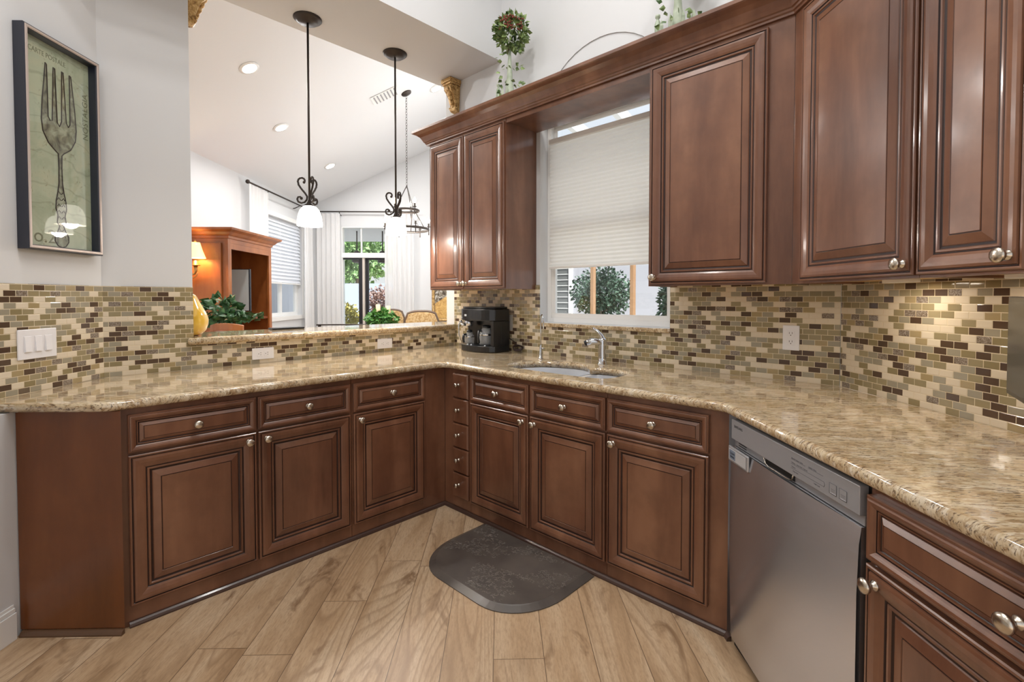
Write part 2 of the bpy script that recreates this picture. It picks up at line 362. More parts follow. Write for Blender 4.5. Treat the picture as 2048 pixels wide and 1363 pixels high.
LIT = emis('lit_white_glass', (255, 248, 238), 2.2); BULB = emis('lit_bulb', (255, 236, 205), 9); CANL = emis('lit_can_lens', (255, 250, 240), 7); LSH = emis('lit_cream_lampshade', (255, 206, 130), 1.5)

# ------------------------------------------------------------------ structure
m = MB(); E_ = 16
P4 = [st(-8, -4), st(10, -4), st(10, 8.3), st(-8, 8.3)]
m.add([(p.x, p.y, 0) for p in P4], [(0, 1, 2, 3)], 0, False, [(-8, -4), (10, -4), (10, 8.3), (-8, 8.3)])
# keep the floor inside the house: a polygon bounded by the window wall and the dining wall
m = MB(); fl = [st(-6, -4), st(Sw, -4), Vector((Xw + .02, Xw - R2 * Sw, 0)), Vector((Xw + .1, 3.3, 0)), st(-.39, 4.3), st(-.39, 8.25), st(-3.25, 8.25), st(-3.25, 3.0), st(-6, 3.0)]
m.add([(p.x, p.y, 0) for p in fl], [tuple(range(len(fl)))], 0, False, [((p.x - p.y) / R2, (p.x + p.y) / R2) for p in fl]); struct('floor', m, FLOORM)
# window wall with an arched opening (frame FX: u=-y, d=-x)
WY0, WY1, WZ0, ARC = 1.247, 2.221, 1.14, 2.47
yc = (WY0 + WY1) / 2; RR = (WY1 - WY0) / 2
hole = [(-WY1, WZ0), (-WY0, WZ0)] + [(-(yc - RR * math.cos(PI * i / 24)), ARC + RR * math.sin(PI * i / 24)) for i in range(25)]
outer = [(-3.27, 0), (-.40, 0), (-.40, 4.3), (-3.27, 4.3)]
def holed(fr, outer, hole, d0, d1):
    b = bmesh.new(); mb = MB()
    def loop(L): vs = [b.verts.new((u, w, 0)) for u, w in L]; return [b.edges.new((vs[i], vs[(i + 1) % len(vs)])) for i in range(len(vs))]
    es = loop(outer) + loop(hole); bmesh.ops.triangle_fill(b, use_beauty=True, use_dissolve=False, edges=es)
    b.verts.ensure_lookup_table(); b.verts.index_update()
    co = [(v.co.x, v.co.y) for v in b.verts]; tris = [tuple(v.index for v in f.verts) for f in b.faces]; b.free()
    for d in (d0, d1): mb.add([fr.p(u, w, d) for u, w in co], tris, 0, False, co)
    for L in (outer, hole):
        n = len(L); vs = [fr.p(u, w, d) for d in (d0, d1) for u, w in L]; mb.add(vs, [(i, (i + 1) % n, n + (i + 1) % n, n + i) for i in range(n)])
    return mb
struct('wall_window', holed(FX, outer, hole, -Xw - .13, -Xw), WHITE)
m = MB(); m.ext(FX, [(-yc + RR * math.cos(a_), ARC + RR * math.sin(a_)) for a_ in [.1858 + (PI - .3716) * i / 24 for i in range(25)]], -Xw - .11, -Xw - .007); struct('trim_1', m, WHITE)
m = MB(); m.box(FS, -1.90, 3.5, 0, 4.3, -Sw - .12, -Sw)
struct('wall_right', m, WHITE)
# left wall: upper face, and a thicker lower wall under the counter
m = MB(); m.box(FL, -3.5, 2.60, ZC, 4.3, -2.12, -2.0); m.box(FL, -3.5, 2.2, 0, ZC - .001, -2.12, -1.88); struct('wall_left', m, WHITE)
# pillar, half wall and the dropped header over the pass-through
m = MB(); m.bx(.20, .722, Yw, 3.28, 0, 4.3); m.bx(.722, Xw + .001, Yw, 3.28, 0, 1.05); struct('wall_passthrough', m, WHITE)
m = MB(); m.bx(-.6, Xw, 2.607, 3.28, 3.095, 4.3); struct('ceiling_beam', m, WHITE)
# kitchen ceiling
m = MB(); cp = [st(-2.1, -3.5), st(Sw + .1, -3.5), Vector((Xw + .1, .4, 0)), Vector((Xw + .1, 3.2, 0)), Vector((-.5, 3.2, 0))]
m.prism([(p.x, p.y) for p in cp], 4.1, 4.2); struct('ceiling', m, CEILM)
# living room shell
def vz(s): return 2.83 + .483 * (s + 3.2)
m = MB(); q = [(-3.3, 2.6), (-.3, 2.6), (-.3, 8.3), (-3.3, 8.3)]
vs = [st(s, t, vz(s)) for s, t in q] + [st(s, t, vz(s) + .1) for s, t in q]
m.add(vs, [(0, 1, 2, 3), (7, 6, 5, 4), (0, 4, 5, 1), (1, 5, 6, 2), (2, 6, 7, 3), (3, 7, 4, 0)]); struct('ceiling_living', m, CEILM)
TB, SL = 8.2, -3.2
# back wall with door + transom opening: s -2.67..-1.70, z 0..2.50 (FE: u=s, d=-t)
DS0, DS1 = -2.67, -1.80
m = MB()
for a, b, z0, z1 in ((-3.3, DS0, 0, 2.78), (DS0, DS1, 2.505, 2.9)): m.box(FE, a, b, z0, z1, -TB - .12, -TB)
m.ext(FE, [(DS1, 0), (-.3, 0), (-.3, vz(-.3) + .05), (DS1, vz(DS1) + .05)], -TB - .12, -TB)
m.ext(FE, [(-3.3, 2.78), (DS0, 2.78), (DS0, 2.9), (DS1, 2.9), (DS1, vz(DS1) + .05), (-3.3, vz(-3.3) + .05)], -TB - .12, -TB)
struct('wall_back', m, WHITE)
# left living wall with window t 6.70..7.95, z 1.03..2.47 (FL: u=t, d=s)
m = MB(); LT0, LT1, LZ0, LZ1 = 6.70, 7.86, 1.04, 2.46
for a, b, z0, z1 in ((3.0, LT0, 0, 2.86), (LT1, 8.3, 0, 2.86), (LT0, LT1, 0, LZ0), (LT0, LT1, LZ1, 2.86)): m.box(FL, a, b, z0, z1, SL - .14, SL)
struct('wall_living', m, WHITE)
m = MB(); m.box(FS, -8.3, -4.45, 0, 4.4, .30, .39); struct('wall_dining', m, WHITE)
# baseboard on the lower left wall
m = MB(); m.box(FL, -3.4, 1.878, 0, .105, -1.88, -1.866); m.box(FL, -3.4, 1.878, .105, .122, -1.88, -1.871); m.box(FL, -3.4, 1.878, .122, .135, -1.88, -1.876)
struct('baseboard_left', m, TRIM, bevel=.002)
# shoe mouldings
shoe = [(0, .0), (.018, 0), (.018, .006), (.014, .014), (.007, .019), (0, .020)]
m = MB(); m.sweep([(.305, Yp), (Xs, Yp)], shoe); 
m2 = MB(); m2.sweep([(.318, Yp), (Xs, Yp), (Xs, Xs - S0 * R2), tuple(st(S0, 1.80)[:2])], shoe, side=1)
struct('trim_2', m2, SHOED)
m = MB(); a = st(-1.866, 1.90); b = st(-1.476, 1.90); m.sweep([tuple(a[:2]), tuple(b[:2])], shoe); struct('trim_3', m, SHOE)
# rings for the added kitchen ceiling lamps
for i, (x, y) in enumerate(KC):
    t_ = thing('recessed_light', (x, y, 4.09), 'unseen white downlight added in the flat kitchen ceiling', 'ceiling light', 'added kitchen ceiling downlights')
    m = MB(); m.lathe((x, y, 4.085), [(.085, .0), (.1, 0), (.1, .015), (.085, .015)], 24); obj('ring', m, TRIM, t_)

# backsplash slabs (part of the place, one per wall face)
def slab(name, fr, rects, d, mat, label):
    m = MB()
    for r in rects: m.box(fr, r[0], r[1], r[2], r[3], d, d + .008)
    return tag(obj(name, m, mat, norm=False), label, 'backsplash')
ZB = 1.374
slab('tile_backsplash', FX, [(-Yw, -WY1, ZT, 1.405), (-WY1, -WY0, ZT, 1.112), (-WY0, -(Xw - R2 * Sw) - .003, ZT, 1.405)], -Xw, TILE[0], 'brown and cream mosaic backsplash around the kitchen window')
slab('tile_backsplash', FS, [(-(2 * Xw / R2 - Sw) + .008, .2, ZT, 1.395)], -Sw, TILE[1], 'mosaic backsplash on the angled wall above the dishwasher counter')
slab('tile_backsplash', FY, [(.334, .722, ZT, ZB), (.722, Xw - .008, ZT, 1.05)], -Yw, TILE[2], 'mosaic backsplash below the raised bar and round the white pillar')
slab('tile_backsplash', FL, [(-1, 2.465, ZT, ZB)], -2.0, TILE[3], 'mosaic backsplash behind the triple light switch on the picture wall')

# ------------------------------------------------------------------ countertops
def arc(c, r, a0, a1, n=6): return [(c[0] + r * math.cos(a0 + (a1 - a0) * i / n), c[1] + r * math.sin(a0 + (a1 - a0) * i / n)) for i in range(n + 1)]
def fillet(pts, i, r, n=6):
    p = Vector(pts[i]); a = (Vector(pts[i - 1]) - p).normalized(); b = (Vector(pts[(i + 1) % len(pts)]) - p).normalized()
    ang = a.angle(b); d = r / math.tan(ang / 2); p0 = p + a * d; p1 = p + b * d; out = []
    for k in range(n + 1):
        t = k / n; out.append(tuple((1 - t) ** 2 * p0 + 2 * t * (1 - t) * p + t * t * p1))
    return out
ov = .034; yF, xF, sF, tF = Yp - ov, Xs - ov, S0 - ov, 1.866
raw = [tuple(st(-1.995, tF)[:2]), (tF * R2 - yF, yF), (xF, yF), (xF, xF - sF * R2), tuple(st(sF, .15)[:2]), tuple(st(Sw - .009, .15)[:2]), (Xw - .009, Xw - .009 - (Sw - .009) * R2), (Xw - .009, Yw - .009), (.343, Yw - .009)]
cp = [raw[0]] + fillet(raw, 1, .10) + fillet(raw, 2, .045) + fillet(raw, 3, .07) + raw[4:]
nfront = 1 + 7 * 3 + 1
big = [(2.02, 1.985), (2.06, 2.022), (2.12, 2.045), (2.19, 2.045), (2.27, 2.02), (2.34, 1.97), (2.39, 1.88), (2.415, 1.79), (2.413, 1.71), (2.385, 1.655), (2.34, 1.61), (2.305, 1.578),
       (2.335, 1.545), (2.35, 1.49), (2.348, 1.42), (2.335, 1.36), (2.29, 1.317), (2.21, 1.298), (2.12, 1.297), (2.06, 1.31), (2.025, 1.35), (2.010, 1.45), (2.006, 1.575), (2.005, 1.75), (2.008, 1.90)]
def slab_counter(name, outer, hole, z0, z1, rb, bevel_idx, label, cat, loc=None, mat=None):
    b = bmesh.new()
    def loop(L): vs = [b.verts.new((x, y, z1)) for x, y in L]; return vs, [b.edges.new((vs[i], vs[(i + 1) % len(vs)])) for i in range(len(vs))]
    vo, eo = loop(outer); eh = []
    if hole: vh, eh = loop(hole)
    if hole: bmesh.ops.triangle_fill(b, use_beauty=True, use_dissolve=False, edges=eo + eh)
    else: b.faces.new(vo)
    ex = bmesh.ops.extrude_face_region(b, geom=list(b.faces))
    for v in ex['geom']:
        if isinstance(v, bmesh.types.BMVert): v.co.z = z0
    bmesh.ops.recalc_face_normals(b, faces=b.faces)
    keys = set()
    n = len(outer)
    for i in bevel_idx:
        p, q = outer[i], outer[(i + 1) % n]; keys.add((round(p[0], 4), round(p[1], 4), round(q[0], 4), round(q[1], 4)))
    es = []
    for e in b.edges:
        a, c = e.verts
        if abs(a.co.z - c.co.z) > 1e-6: continue
        k1 = (round(a.co.x, 4), round(a.co.y, 4), round(c.co.x, 4), round(c.co.y, 4)); k2 = k1[2:] + k1[:2]
        if k1 in keys or k2 in keys: es.append(e)
    bmesh.ops.bevel(b, geom=es, offset=rb, segments=4, profile=.5, affect='EDGES', clamp_overlap=False)
    xs = [v.co.x for v in b.verts]; o0 = loc or Vector((sum(xs) / len(xs), sum(v.co.y for v in b.verts) / len(b.verts), z0))
    for v in b.verts: v.co -= o0
    for f in b.faces: f.smooth = abs(f.normal.z) < .98 and f.calc_area() < .05
    me = bpy.data.meshes.new(name); b.to_mesh(me); b.free(); me.materials.append(mat or GRAN)
    o = bpy.data.objects.new(name, me); COL.objects.link(o); o.location = o0
    return tag(o, label, cat)
slab_counter('granite_countertop', cp, big, ZC + .001, ZT, .0165, range(0, nfront - 1), 'long speckled gold granite countertop running round all the base cabinets', 'countertop')
# raised bar
br = [(.690, Yw - .038), (Xw - .009, Yw - .038), (Xw - .009, 3.27), (Xw + .12, 3.27), (Xw + .12, 3.60), (.73, 3.60), (.73, Yw - .009), (.690, Yw - .009)]
slab_counter('granite_bar_top', br, None, 1.051, 1.094, .018, [0, 4, 5, 6, 7], 'raised granite bar ledge on the tiled half wall in the pass-through', 'countertop')
# window sill of granite
m = MB(); m.box(FX, -WY1 - .01, -WY0 + .005, 1.113, 1.139, -Xw - .10, -Xw + .022); tag(obj('granite_window_sill', m, GRAN, bevel=.006), 'thin granite sill under the kitchen window', 'window sill')

# ------------------------------------------------------------------ cabinet fronts
PD = [(0, 0), (0, .014), (.003, .0165), (.008, .0165), (.010, .0135), (.0125, .0135), (.0145, .019), (.022, .0205), (.034, .0195), (.047, .016), (.055, .0125), (.057, .0095), (.060, .0095), (.062, .012), (.067, .012), (.0695, .0075), (.074, .006), (.077, .006), (.0795, .0085), (.104, .0155), (.1055, .0135), (.108, .0135), (.109, .0158)]
MD = [0, 0, 0, 1, 1, 0, 0, 0, 0, 0, 1, 1, 0, 0, 0, 1, 1, 0, 0, 0, 1, 0]
def dprof(w, h):
    k = min(1, min(w, h) * .36 / .109) if min(w, h) > .2 else min(1, min(w, h) * .345 / .109)
    return [(i * k if i > .01 else i * min(1, k + .3), hh) for i, hh in PD]
def knob(parent, fr, u, w, d, k=1.0):
    m = MB(); m.lathe(fr.p(u, w, d), [(0, 0), (.0115 * k, 0), (.0125 * k, .0025), (.011 * k, .005), (.0065 * k, .009), (.0058 * k, .014), (.0085 * k, .018), (.0155 * k, .021), (.0178 * k, .026), (.0168 * k, .031), (.0105 * k, .0345), (0, .036)], 18, fr.D)
    return obj('knob', m, NICK, parent)
def door(parent, fr, u0, u1, w0, w1, d, kn=None, name='door', k=1.0):
    m = MB(); m.rings(fr, u0, u1, w0, w1, dprof(u1 - u0, w1 - w0), d + .0008, MD)
    o = obj(name, m, [CH, GLZ], parent)
    if kn: knob(o, fr, kn[0], kn[1], d + .0195, k)
    return o
ZD = (.699, .852); ZO = (.085, .688)
def base_unit(label, fr, u0, u1, d, doors, z0=.0, depth=.58, kick=True, group=None, top=ZC - .005):
    """doors: list of (u0,u1,knob side)"""
    t = thing('base_cabinet', fr.p((u0 + u1) / 2, 0, d - .3), label, 'cabinet', group)
    m = MB(); m.box(fr, u0 + .0008, u1 - .0008, 0.0205, ZC, d - .02, d); m.box(fr, u0 + .0008, u1 - .0008, 0, .0205, d - .02, d - .0008)
    m.box(fr, u0 + .0008, u1 - .0008, 0, top, d - depth, d - .0205); obj('body', m, CH, t)
    for a, b, side in doors:
        wd = door(t, fr, a, b, ZD[0], ZD[1], d, ((a + b) / 2, sum(ZD) / 2), 'drawer')
        wo = door(t, fr, a, b, ZO[0], ZO[1], d, ((b - .035) if side > 0 else (a + .035), ZO[1] - .035))
    return t
# peninsula
t1 = base_unit('double base cabinet at the open end of the peninsula with two drawers over two doors', FY, .30, 1.276, -Yp, [(.323, .795, 1), (.804, 1.267, -1)], depth=.55)
# angled end panel
m = MB(); a = st(-1.876, 1.90); b = st(-1.476, 1.90); c_ = Vector((.2995, Yp - .034 + .0, 0)); 
m.prism([(a.x, a.y), (b.x, b.y), (.2995, 2.88), (.226, 2.88)], 0.0205, ZC); obj('end_panel', m, PANEL, t1, bevel=.0015)
t2 = base_unit('single base cabinet on the peninsula beside the dark inside corner, one drawer over one door', FY, 1.2772, Xs - .0008, -Yp, [(1.285, 1.751, -1)], depth=.55)
# sink run
uc = -(Yp)
t3 = thing('base_cabinet', FX.p(-2.29, 0, -Xs - .3), 'very narrow stack of five small drawers in the inside corner of the base cabinets', 'cabinet')
m = MB(); m.box(FX, -Yp + .0008, -2.173, .0205, ZC, -Xs - .02, -Xs); m.box(FX, -Yp + .0008, -2.173, 0, .0205, -Xs - .02, -Xs - .0008); m.box(FX, -Yp + .0008, -2.173, 0, ZC - .005, -Xs - .58, -Xs - .0205); obj('body', m, CH, t3)
zs = [.085 + i * (.852 - .085) / 5 for i in range(6)]
for i in range(5):
    m = MB(); m.rings(FX, -2.325, -2.185, zs[i] + .003, zs[i + 1] - .003, [(0, 0), (0, .012), (.003, .015), (.006, .018), (.009, .0185)], -Xs + .0008, [0, 0, 0, 0]); o = obj('drawer', m, CH, t3, norm=True)
    knob(o, FX, -2.265, (zs[i] + zs[i + 1]) / 2 + .008, -Xs + .0185, .8)
base_unit('sink base cabinet with two false drawers over two doors whose knobs meet', FX, -2.1722, -1.2188, -Xs, [(-2.163, -1.701, 1), (-1.688, -1.224, -1)], top=.66)
base_unit('base cabinet between the sink base and the dishwasher, one wide drawer over one door', FX, -1.218, -.6735, -Xs, [(-1.2125, -.747, -1)], depth=.3)
# angled run past the dishwasher (FS: u=-t, d=-s)
t5 = base_unit('base cabinet at the near side of the dishwasher with a large drawer and door', FS, -1.118, -.42, -S0, [(-1.113, -.43, -1)])

# ------------------------------------------------------------------ dishwasher
dw = thing('dishwasher', st(S0 + .3, 1.45), 'stainless steel built-in dishwasher with a hanging status plate under the granite', 'dishwasher')
m = MB(); m.box(FS, -1.785, -1.122, .0, .872, -S0 - .55, -S0 - .004); obj('body', m, DARKW, dw)
dF = -.861
m = MB(); m.box(FS, -1.775, -1.130, .792, .864, -S0 - .003, dF)
# chamfer below the fascia
m.ext(FS, [(-1.775, .765), (-1.130, .765), (-1.130, .7915), (-1.775, .7915)], -S0 - .003, dF - .014)
obj('control_panel', m, STEELL, dw, bevel=.0015)
m = MB(); N = 14
prof = [(.040, .000), (.20, .006), (.40, .010), (.60, .010), (.72, .006), (.764, 0)]
vs = []; dwuv = []
for w, o_ in prof:
    for i in range(N + 1):
        k = i / N; dwuv.append((w, k)); vs.append(FS.p(-1.775 + .645 * k, w, dF - .006 + o_ + .010 * math.sin(PI * k)))
fs = []
for j in range(len(prof) - 1):
    for i in range(N): a = j * (N + 1) + i; fs.append((a, a + 1, a + N + 2, a + N + 1))
m.add(vs, fs, 0, True, dwuv)
m.box(FS, -1.774, -1.131, .041, .763, -S0 - .003, dF - .0065); obj('door_panel', m, STEEL, dw, norm=False)
m = MB(); m.box(FS, -1.565, -1.405, .768, .790, dF - .0138, dF - .0128); obj('handle_recess', m, DARKW, dw)
m = MB(); m.tube([FS.p(-1.565, .792, dF - .006), FS.p(-1.555, .772, dF - .007), FS.p(-1.535, .767, dF - .008), FS.p(-1.43, .767, dF - .008), FS.p(-1.41, .772, dF - .007), FS.p(-1.402, .792, dF - .006)], .002, 6); obj('handle_rim', m, NICK, dw)
m = text_mesh('SAMSUNG', .0135, FS, -1.755, .838, dF + .0001); obj('logo', m, SLOT, dw)
m = MB()
for i in range(2): m.box(FS, -1.745 - .0 + i * .0, -1.690, .776 - i * .008 + .004, .779 - i * .008 + .004, dF - .0135, dF - .0128)
obj('vent_slot', m, SLOT, dw)
INK = Mat('grey_printed_ink', (84, 86, 92), .5).m
m = MB()
for (a, b, w) in ((-1.405, -1.338, .8385), (-1.325, -1.262, .8385), (-1.405, -1.258, .8245), (-1.405, -1.258, .8115)): m.box(FS, a, b, w, w + .0008, dF, dF + .0003)
m.tube([FS.p(-1.258, .8250, dF + .0003), FS.p(-1.255, .818, dF + .0003), FS.p(-1.258, .8115, dF + .0003)], .0005, 4)
obj('printed_lines', m, INK, dw)
for k_, (tx, u, w) in enumerate((('Normal  Heavy  Quick', -1.402, .8405), ('Sanitize  Rinse', -1.323, .8405), ('Delicate   Smart Auto   Express', -1.402, .8275), ('Delay Start', -1.395, .8035), ('Child Lock', -1.300, .8035), ('Options', -1.402, .8155))):
    obj('printed_text', text_mesh(tx, .0058, FS, u, w, dF + .0001, .0002), INK, dw)
for u in (-1.222, -1.185):
    m = MB(); m.rings(FS, u - .013, u + .013, .806, .833, [(0, 0), (.0005, .0012), (.0018, .0012), (.0022, .0006)], dF); o = obj('button', m, [STEELL, INK], dw, bevel=.002)
    for a_, b_ in ((.825, -.008), (.8185, -.006), (.812, -.007)): pass
    m = MB(); m.box(FS, u - .008, u + .008, .818, .8186, dF + .0007, dF + .001); m.box(FS, u - .006, u + .006, .8135, .8141, dF + .0007, dF + .001); m.tube([FS.p(u - .013, .806, dF + .001), FS.p(u + .013, .806, dF + .001), FS.p(u + .013, .833, dF + .001), FS.p(u - .013, .833, dF + .001)], .0006, 4, closed=True); obj('button_mark', m, INK, o)
# magnet sign hanging on the dishwasher
mg = thing('dishwasher_sign', FS.p(-1.70, .72, dF + .004), 'small silver clean and dirty slider sign stuck to the dishwasher', 'sign')
m = MB(); m.box(FS, -1.772, -1.632, .712, .768, dF + .0045, dF + .0135); obj('case', m, Mat('silver_plastic', (188, 190, 194), .3, .6).m, mg, bevel=.004)
m = MB(); m.box(FS, -1.763, -1.641, .720, .760, dF + .0136, dF + .0148); obj('slider', m, Mat('pale_silver_plastic', (205, 207, 210), .35, .3).m, mg, bevel=.001)
m = MB(); m.box(FS, -1.757, -1.715, .724, .757, dF + .0149, dF + .0153); o = obj('badge', m, Mat('slate_print', (120, 132, 150), .5).m, mg)
obj('badge_text', text_mesh('CLEAN', .0115, FS, -1.736, .742, dF + .0154, align='CENTER'), SLOT, o); obj('badge_text', text_mesh('DISHES', .0095, FS, -1.736, .730, dF + .0154, align='CENTER'), SLOT, o)

# ------------------------------------------------------------------ wall cabinets
ZU0, ZU1 = 1.374, 2.499; DU = (1.383, 2.480)
def wall_unit(label, fr, u0, u1, d, doors, dep, extra=None):
    t = thing('wall_cabinet', fr.p((u0 + u1) / 2, ZU0, d - .15), label, 'cabinet')
    m = MB(); m.box(fr, u0 + .0008, u1 - .0008, ZU0, ZU1, d - .02, d); m.box(fr, u0 + .0008, u1 - .0008, ZU0 + .014, ZU1, d - dep, d - .0205)
    for a in (u0 + .0008, u1 - .0158): m.box(fr, a, a + .015, ZU0, ZU0 + .0139, d - dep, d - .0205)
    obj('body', m, CH, t)
    m = MB(); m.box(fr, u0 + .02, u1 - .02, ZU0 + .008, ZU0 + .0138, d - dep + .002, d - .024); obj('underside', m, RAWW, t)
    for a, b, k in doors: door(t, fr, a, b, DU[0], DU[1], d, (k, 1.418), k=1.05)
    return t
wall_unit('two-door wall cabinet hanging between the pass-through and the kitchen window', FX, -3.085, -2.255, -Xu, [(-3.065, -2.674, -2.700), (-2.664, -2.262, -2.640)], .308)
wall_unit('single-door wall cabinet just past the window shade', FX, -1.222, -(Xu - Su * R2) - .0005, -Xu, [(-1.207, -.658, -1.182)], .308)
cor = (Xu - Su * R2, )
wall_unit('wide single-door wall cabinet on the angled wall next to the crown moulding bend', FS, -2.0237, -1.3985, -Su, [(-1.952, -1.403, -1.437)], .300)
wall_unit('slimmer single-door wall cabinet with one knob on the angled wall', FS, -1.3981, -1.0955, -Su, [(-1.394, -1.101, -1.132)], .300)
wall_unit('wall cabinet nearest the wall television, only its edge showing', FS, -1.0951, -.55, -Su, [(-1.091, -.56, -.60)], .300)
# valance bridging the window
va = thing('window_valance', (2.46, 1.74, 2.44), 'brown wooden valance box bridging the wall cabinets above the window shade', 'valance')
m = MB(); m.box(FX, -2.2542, -1.2228, 2.470, 2.4985, -Xu - .02, -Xu - .002); m.box(FX, -2.2542, -1.2228, 2.478, 2.4985, -Xw + .002, -Xu - .0205); obj('board', m, CH, va)
for k_, tt in enumerate((1.68, 1.25, .85)):
    m = MB(); m.box(FS, -tt - .06, -tt + .06, 1.3685, 1.3815, -Su - .20, -Su - .16); tag(obj('under_cabinet_light', m, TRIM, bevel=.002), ['small white puck light under the wide angled wall cabinet', 'small white puck light under the slimmer angled wall cabinet', 'small white puck light under the cabinet by the television'][k_], 'cabinet light')
    c0 = st(Su + .18, tt, 1.366); lamp('puck_lamp', 'AREA', c0, .55, (1, .86, .68), .08)
# crown moulding
cz = 2.4995; prof = [(0, 0), (.010, 0), (.010, .010), (.016, .014), (.018, .022), (.024, .026), (.030, .040), (.042, .062), (.060, .078), (.080, .088), (.086, .092), (.086, .108), (.080, .112), (0, .112)]
pth = [(Xw - .002, 3.105), (Xu - .001, 3.105), (Xu - .001, Xu - Su * R2 - .001), tuple(st(Su - .001, .55)[:2])]
m = MB(); m.sweep(pth, [(o_ * 1.08, cz + z) for o_, z in prof], side=1)
m.v = [Vector((v.x, v.y, v.z)) for v in m.v]; cm = tag(obj('crown_moulding', m, CH), 'long brown crown moulding along the tops of the wall cabinets', 'moulding')
m = MB(); tp = [(Xw - .003, 3.08), (Xu + .0, 3.08), (Xu, Xu - Su * R2), tuple(st(Su, .55)[:2]), tuple(st(Sw - .003, .55)[:2]), (Xw - .003, Xw - Sw * R2 + .002)]
m.prism(tp, cz + .001, cz + .010); obj('dust_top', m, CH, cm)

# ------------------------------------------------------------------ window, shade
wn_ = MB(); XF = -Xw - .10
def frame_rect(mb, fr, u0, u1, w0, w1, b, d0, d1):
    mb.box(fr, u0, u1, w0, w0 + b, d0, d1); mb.box(fr, u0, u1, w1 - b, w1, d0, d1); mb.box(fr, u0, u0 + b, w0 + b, w1 - b, d0, d1); mb.box(fr, u1 - b, u1, w0 + b, w1 - b, d0, d1)
w1 = thing('window_1', (Xw + .1, yc, WZ0), None, None); w1['kind'] = 'structure'
m = MB(); frame_rect(m, FX, -WY1 + .001, -WY0 - .001, WZ0, ARC + .088, .032, XF - .02, XF + .02); obj('window_frame', m, TRIM, w1, bevel=.002)
m = MB(); frame_rect(m, FX, -WY1 + .034, -WY0 - .034, WZ0 + .033, 1.80, .032, XF - .012, XF + .012); frame_rect(m, FX, -WY1 + .034, -WY0 - .034, 1.79, ARC + .055, .03, XF - .019, XF - .0125); obj('sash', m, TRIM, w1, bevel=.002)
m = MB(); m.box(FX, -WY1 + .06, -WY0 - .06, WZ0 + .06, 1.79, XF - .002, XF + .002); m.box(FX, -WY1 + .06, -WY0 - .06, 1.80, ARC + .03, XF - .017, XF - .014); obj('glass', m, PANE, w1)
sh = thing('cellular_shade', (Xw + .03, yc, 1.52), 'white pleated cellular shade pulled down over most of the kitchen window', 'window shade')
m = MB(); z0, z1 = 1.535, 2.385; n = 33; ua, ub = -2.175, -1.255
for side in (0, 1):
    vs = []; fs = []
    for i in range(2 * n + 1):
        z = z0 + (z1 - z0) * i / (2 * n); off = (.006 if i % 2 else .0)
        d = -Xw - .055 + (off if side == 0 else -.012 - off)
        vs += [FX.p(ua, z, d), FX.p(ub, z, d)]
        if i: fs.append((2 * i - 2, 2 * i - 1, 2 * i + 1, 2 * i))
    m.add(vs, fs)
obj('pleated_fabric', m, SHADE, sh, norm=False)
m = MB(); m.box(FX, ua, ub, z1, z1 + .035, -Xw - .078, -Xw - .035); obj('headrail', m, TRIM, sh, bevel=.004)
m = MB(); m.box(FX, ua, ub, z0 - .018, z0, -Xw - .072, -Xw - .040); obj('bottom_rail', m, TRIM, sh, bevel=.004)

# ------------------------------------------------------------------ sink, taps
sk = thing('kitchen_sink', (2.19, 1.66, .70), 'undermounted stainless steel double bowl sink in the granite', 'sink')
def bowl(name, outline, depth):
    m = MB(); c = Vector((sum(p[0] for p in outline) / len(outline), sum(p[1] for p in outline) / len(outline)))
    lv = [(1.0, .0), (.985, -.03), (.95, -depth + .03), (.90, -depth + .01), (.82, -depth), (0.06, -depth - .004)]
    n = len(outline); vs = []
    for k, dz in lv:
        for p in outline: q = c + (Vector(p) - c) * k; vs.append((q.x, q.y, .8745 + dz))
    fs = [(j * n + i, j * n + (i + 1) % n, (j + 1) * n + (i + 1) % n, (j + 1) * n + i) for j in range(len(lv) - 1) for i in range(n)]
    fs.append(tuple((len(lv) - 1) * n + i for i in range(n))); m.add(vs, fs, 0, True)
    q = c; m2 = MB(); m2.lathe((c.x, c.y, .8745 - depth - .004), [(.0, .001), (.04, .001), (.045, .004), (.05, .002)], 20); o = obj(name, m, SINKM, sk, norm=False)
    obj('drain', m2, CHROME, o)
def grow(o_, e):
    c = Vector((sum(p[0] for p in o_) / len(o_), sum(p[1] for p in o_) / len(o_))); return [tuple(c + (Vector(p) - c) * (1 + e)) for p in o_]
B1 = [(2.006, 1.60)] + big[23:] + big[0:11] + [(2.33, 1.60)]; B2 = [(2.32, 1.555)] + big[12:22] + [(2.007, 1.555)]
bowl('large_bowl', grow(B1, .01), .20); bowl('small_bowl', grow(B2, .01), .17)
m = MB(); m.bx(2.0, 2.335, 1.557, 1.598, .845, .874); obj('divider', m, SINKM, sk, bevel=.008)
# main tap
fx, fy = 2.475, 1.612
fa = thing('kitchen_faucet', (fx, fy, ZT), 'chrome pull-out kitchen faucet with a raised lever behind the sink', 'faucet')
m = MB(); m.lathe((fx, fy, ZT), [(.030, 0), (.030, .004), (.026, .008), (.024, .05), (.023, .11), (.024, .145), (.020, .158), (0, .160)], 24); obj('body', m, CHROME, fa)
dv = Vector((-.66, .75, 0)).normalized()
c0 = Vector((fx, fy, ZT + .125))
m = MB(); m.tube([c0, c0 + dv * .035 + Vector((0, 0, .012)), c0 + dv * .06 + Vector((0, 0, .012)), c0 + dv * .095 + Vector((0, 0, .004))], [.018, .019, .021, .019], 16)
o = obj('spray_head', m, CHROME, fa); m = MB(); m.tube([c0 + dv * .094 + Vector((0, 0, .004)), c0 + dv * .108 + Vector((0, 0, -.001))], [.018, .015], 16); obj('nozzle', m, BLACKP, o)
m = MB(); b0 = Vector((fx + .004, fy - .006, ZT + .145)); dl = Vector((-.25, .97, 0)).normalized()
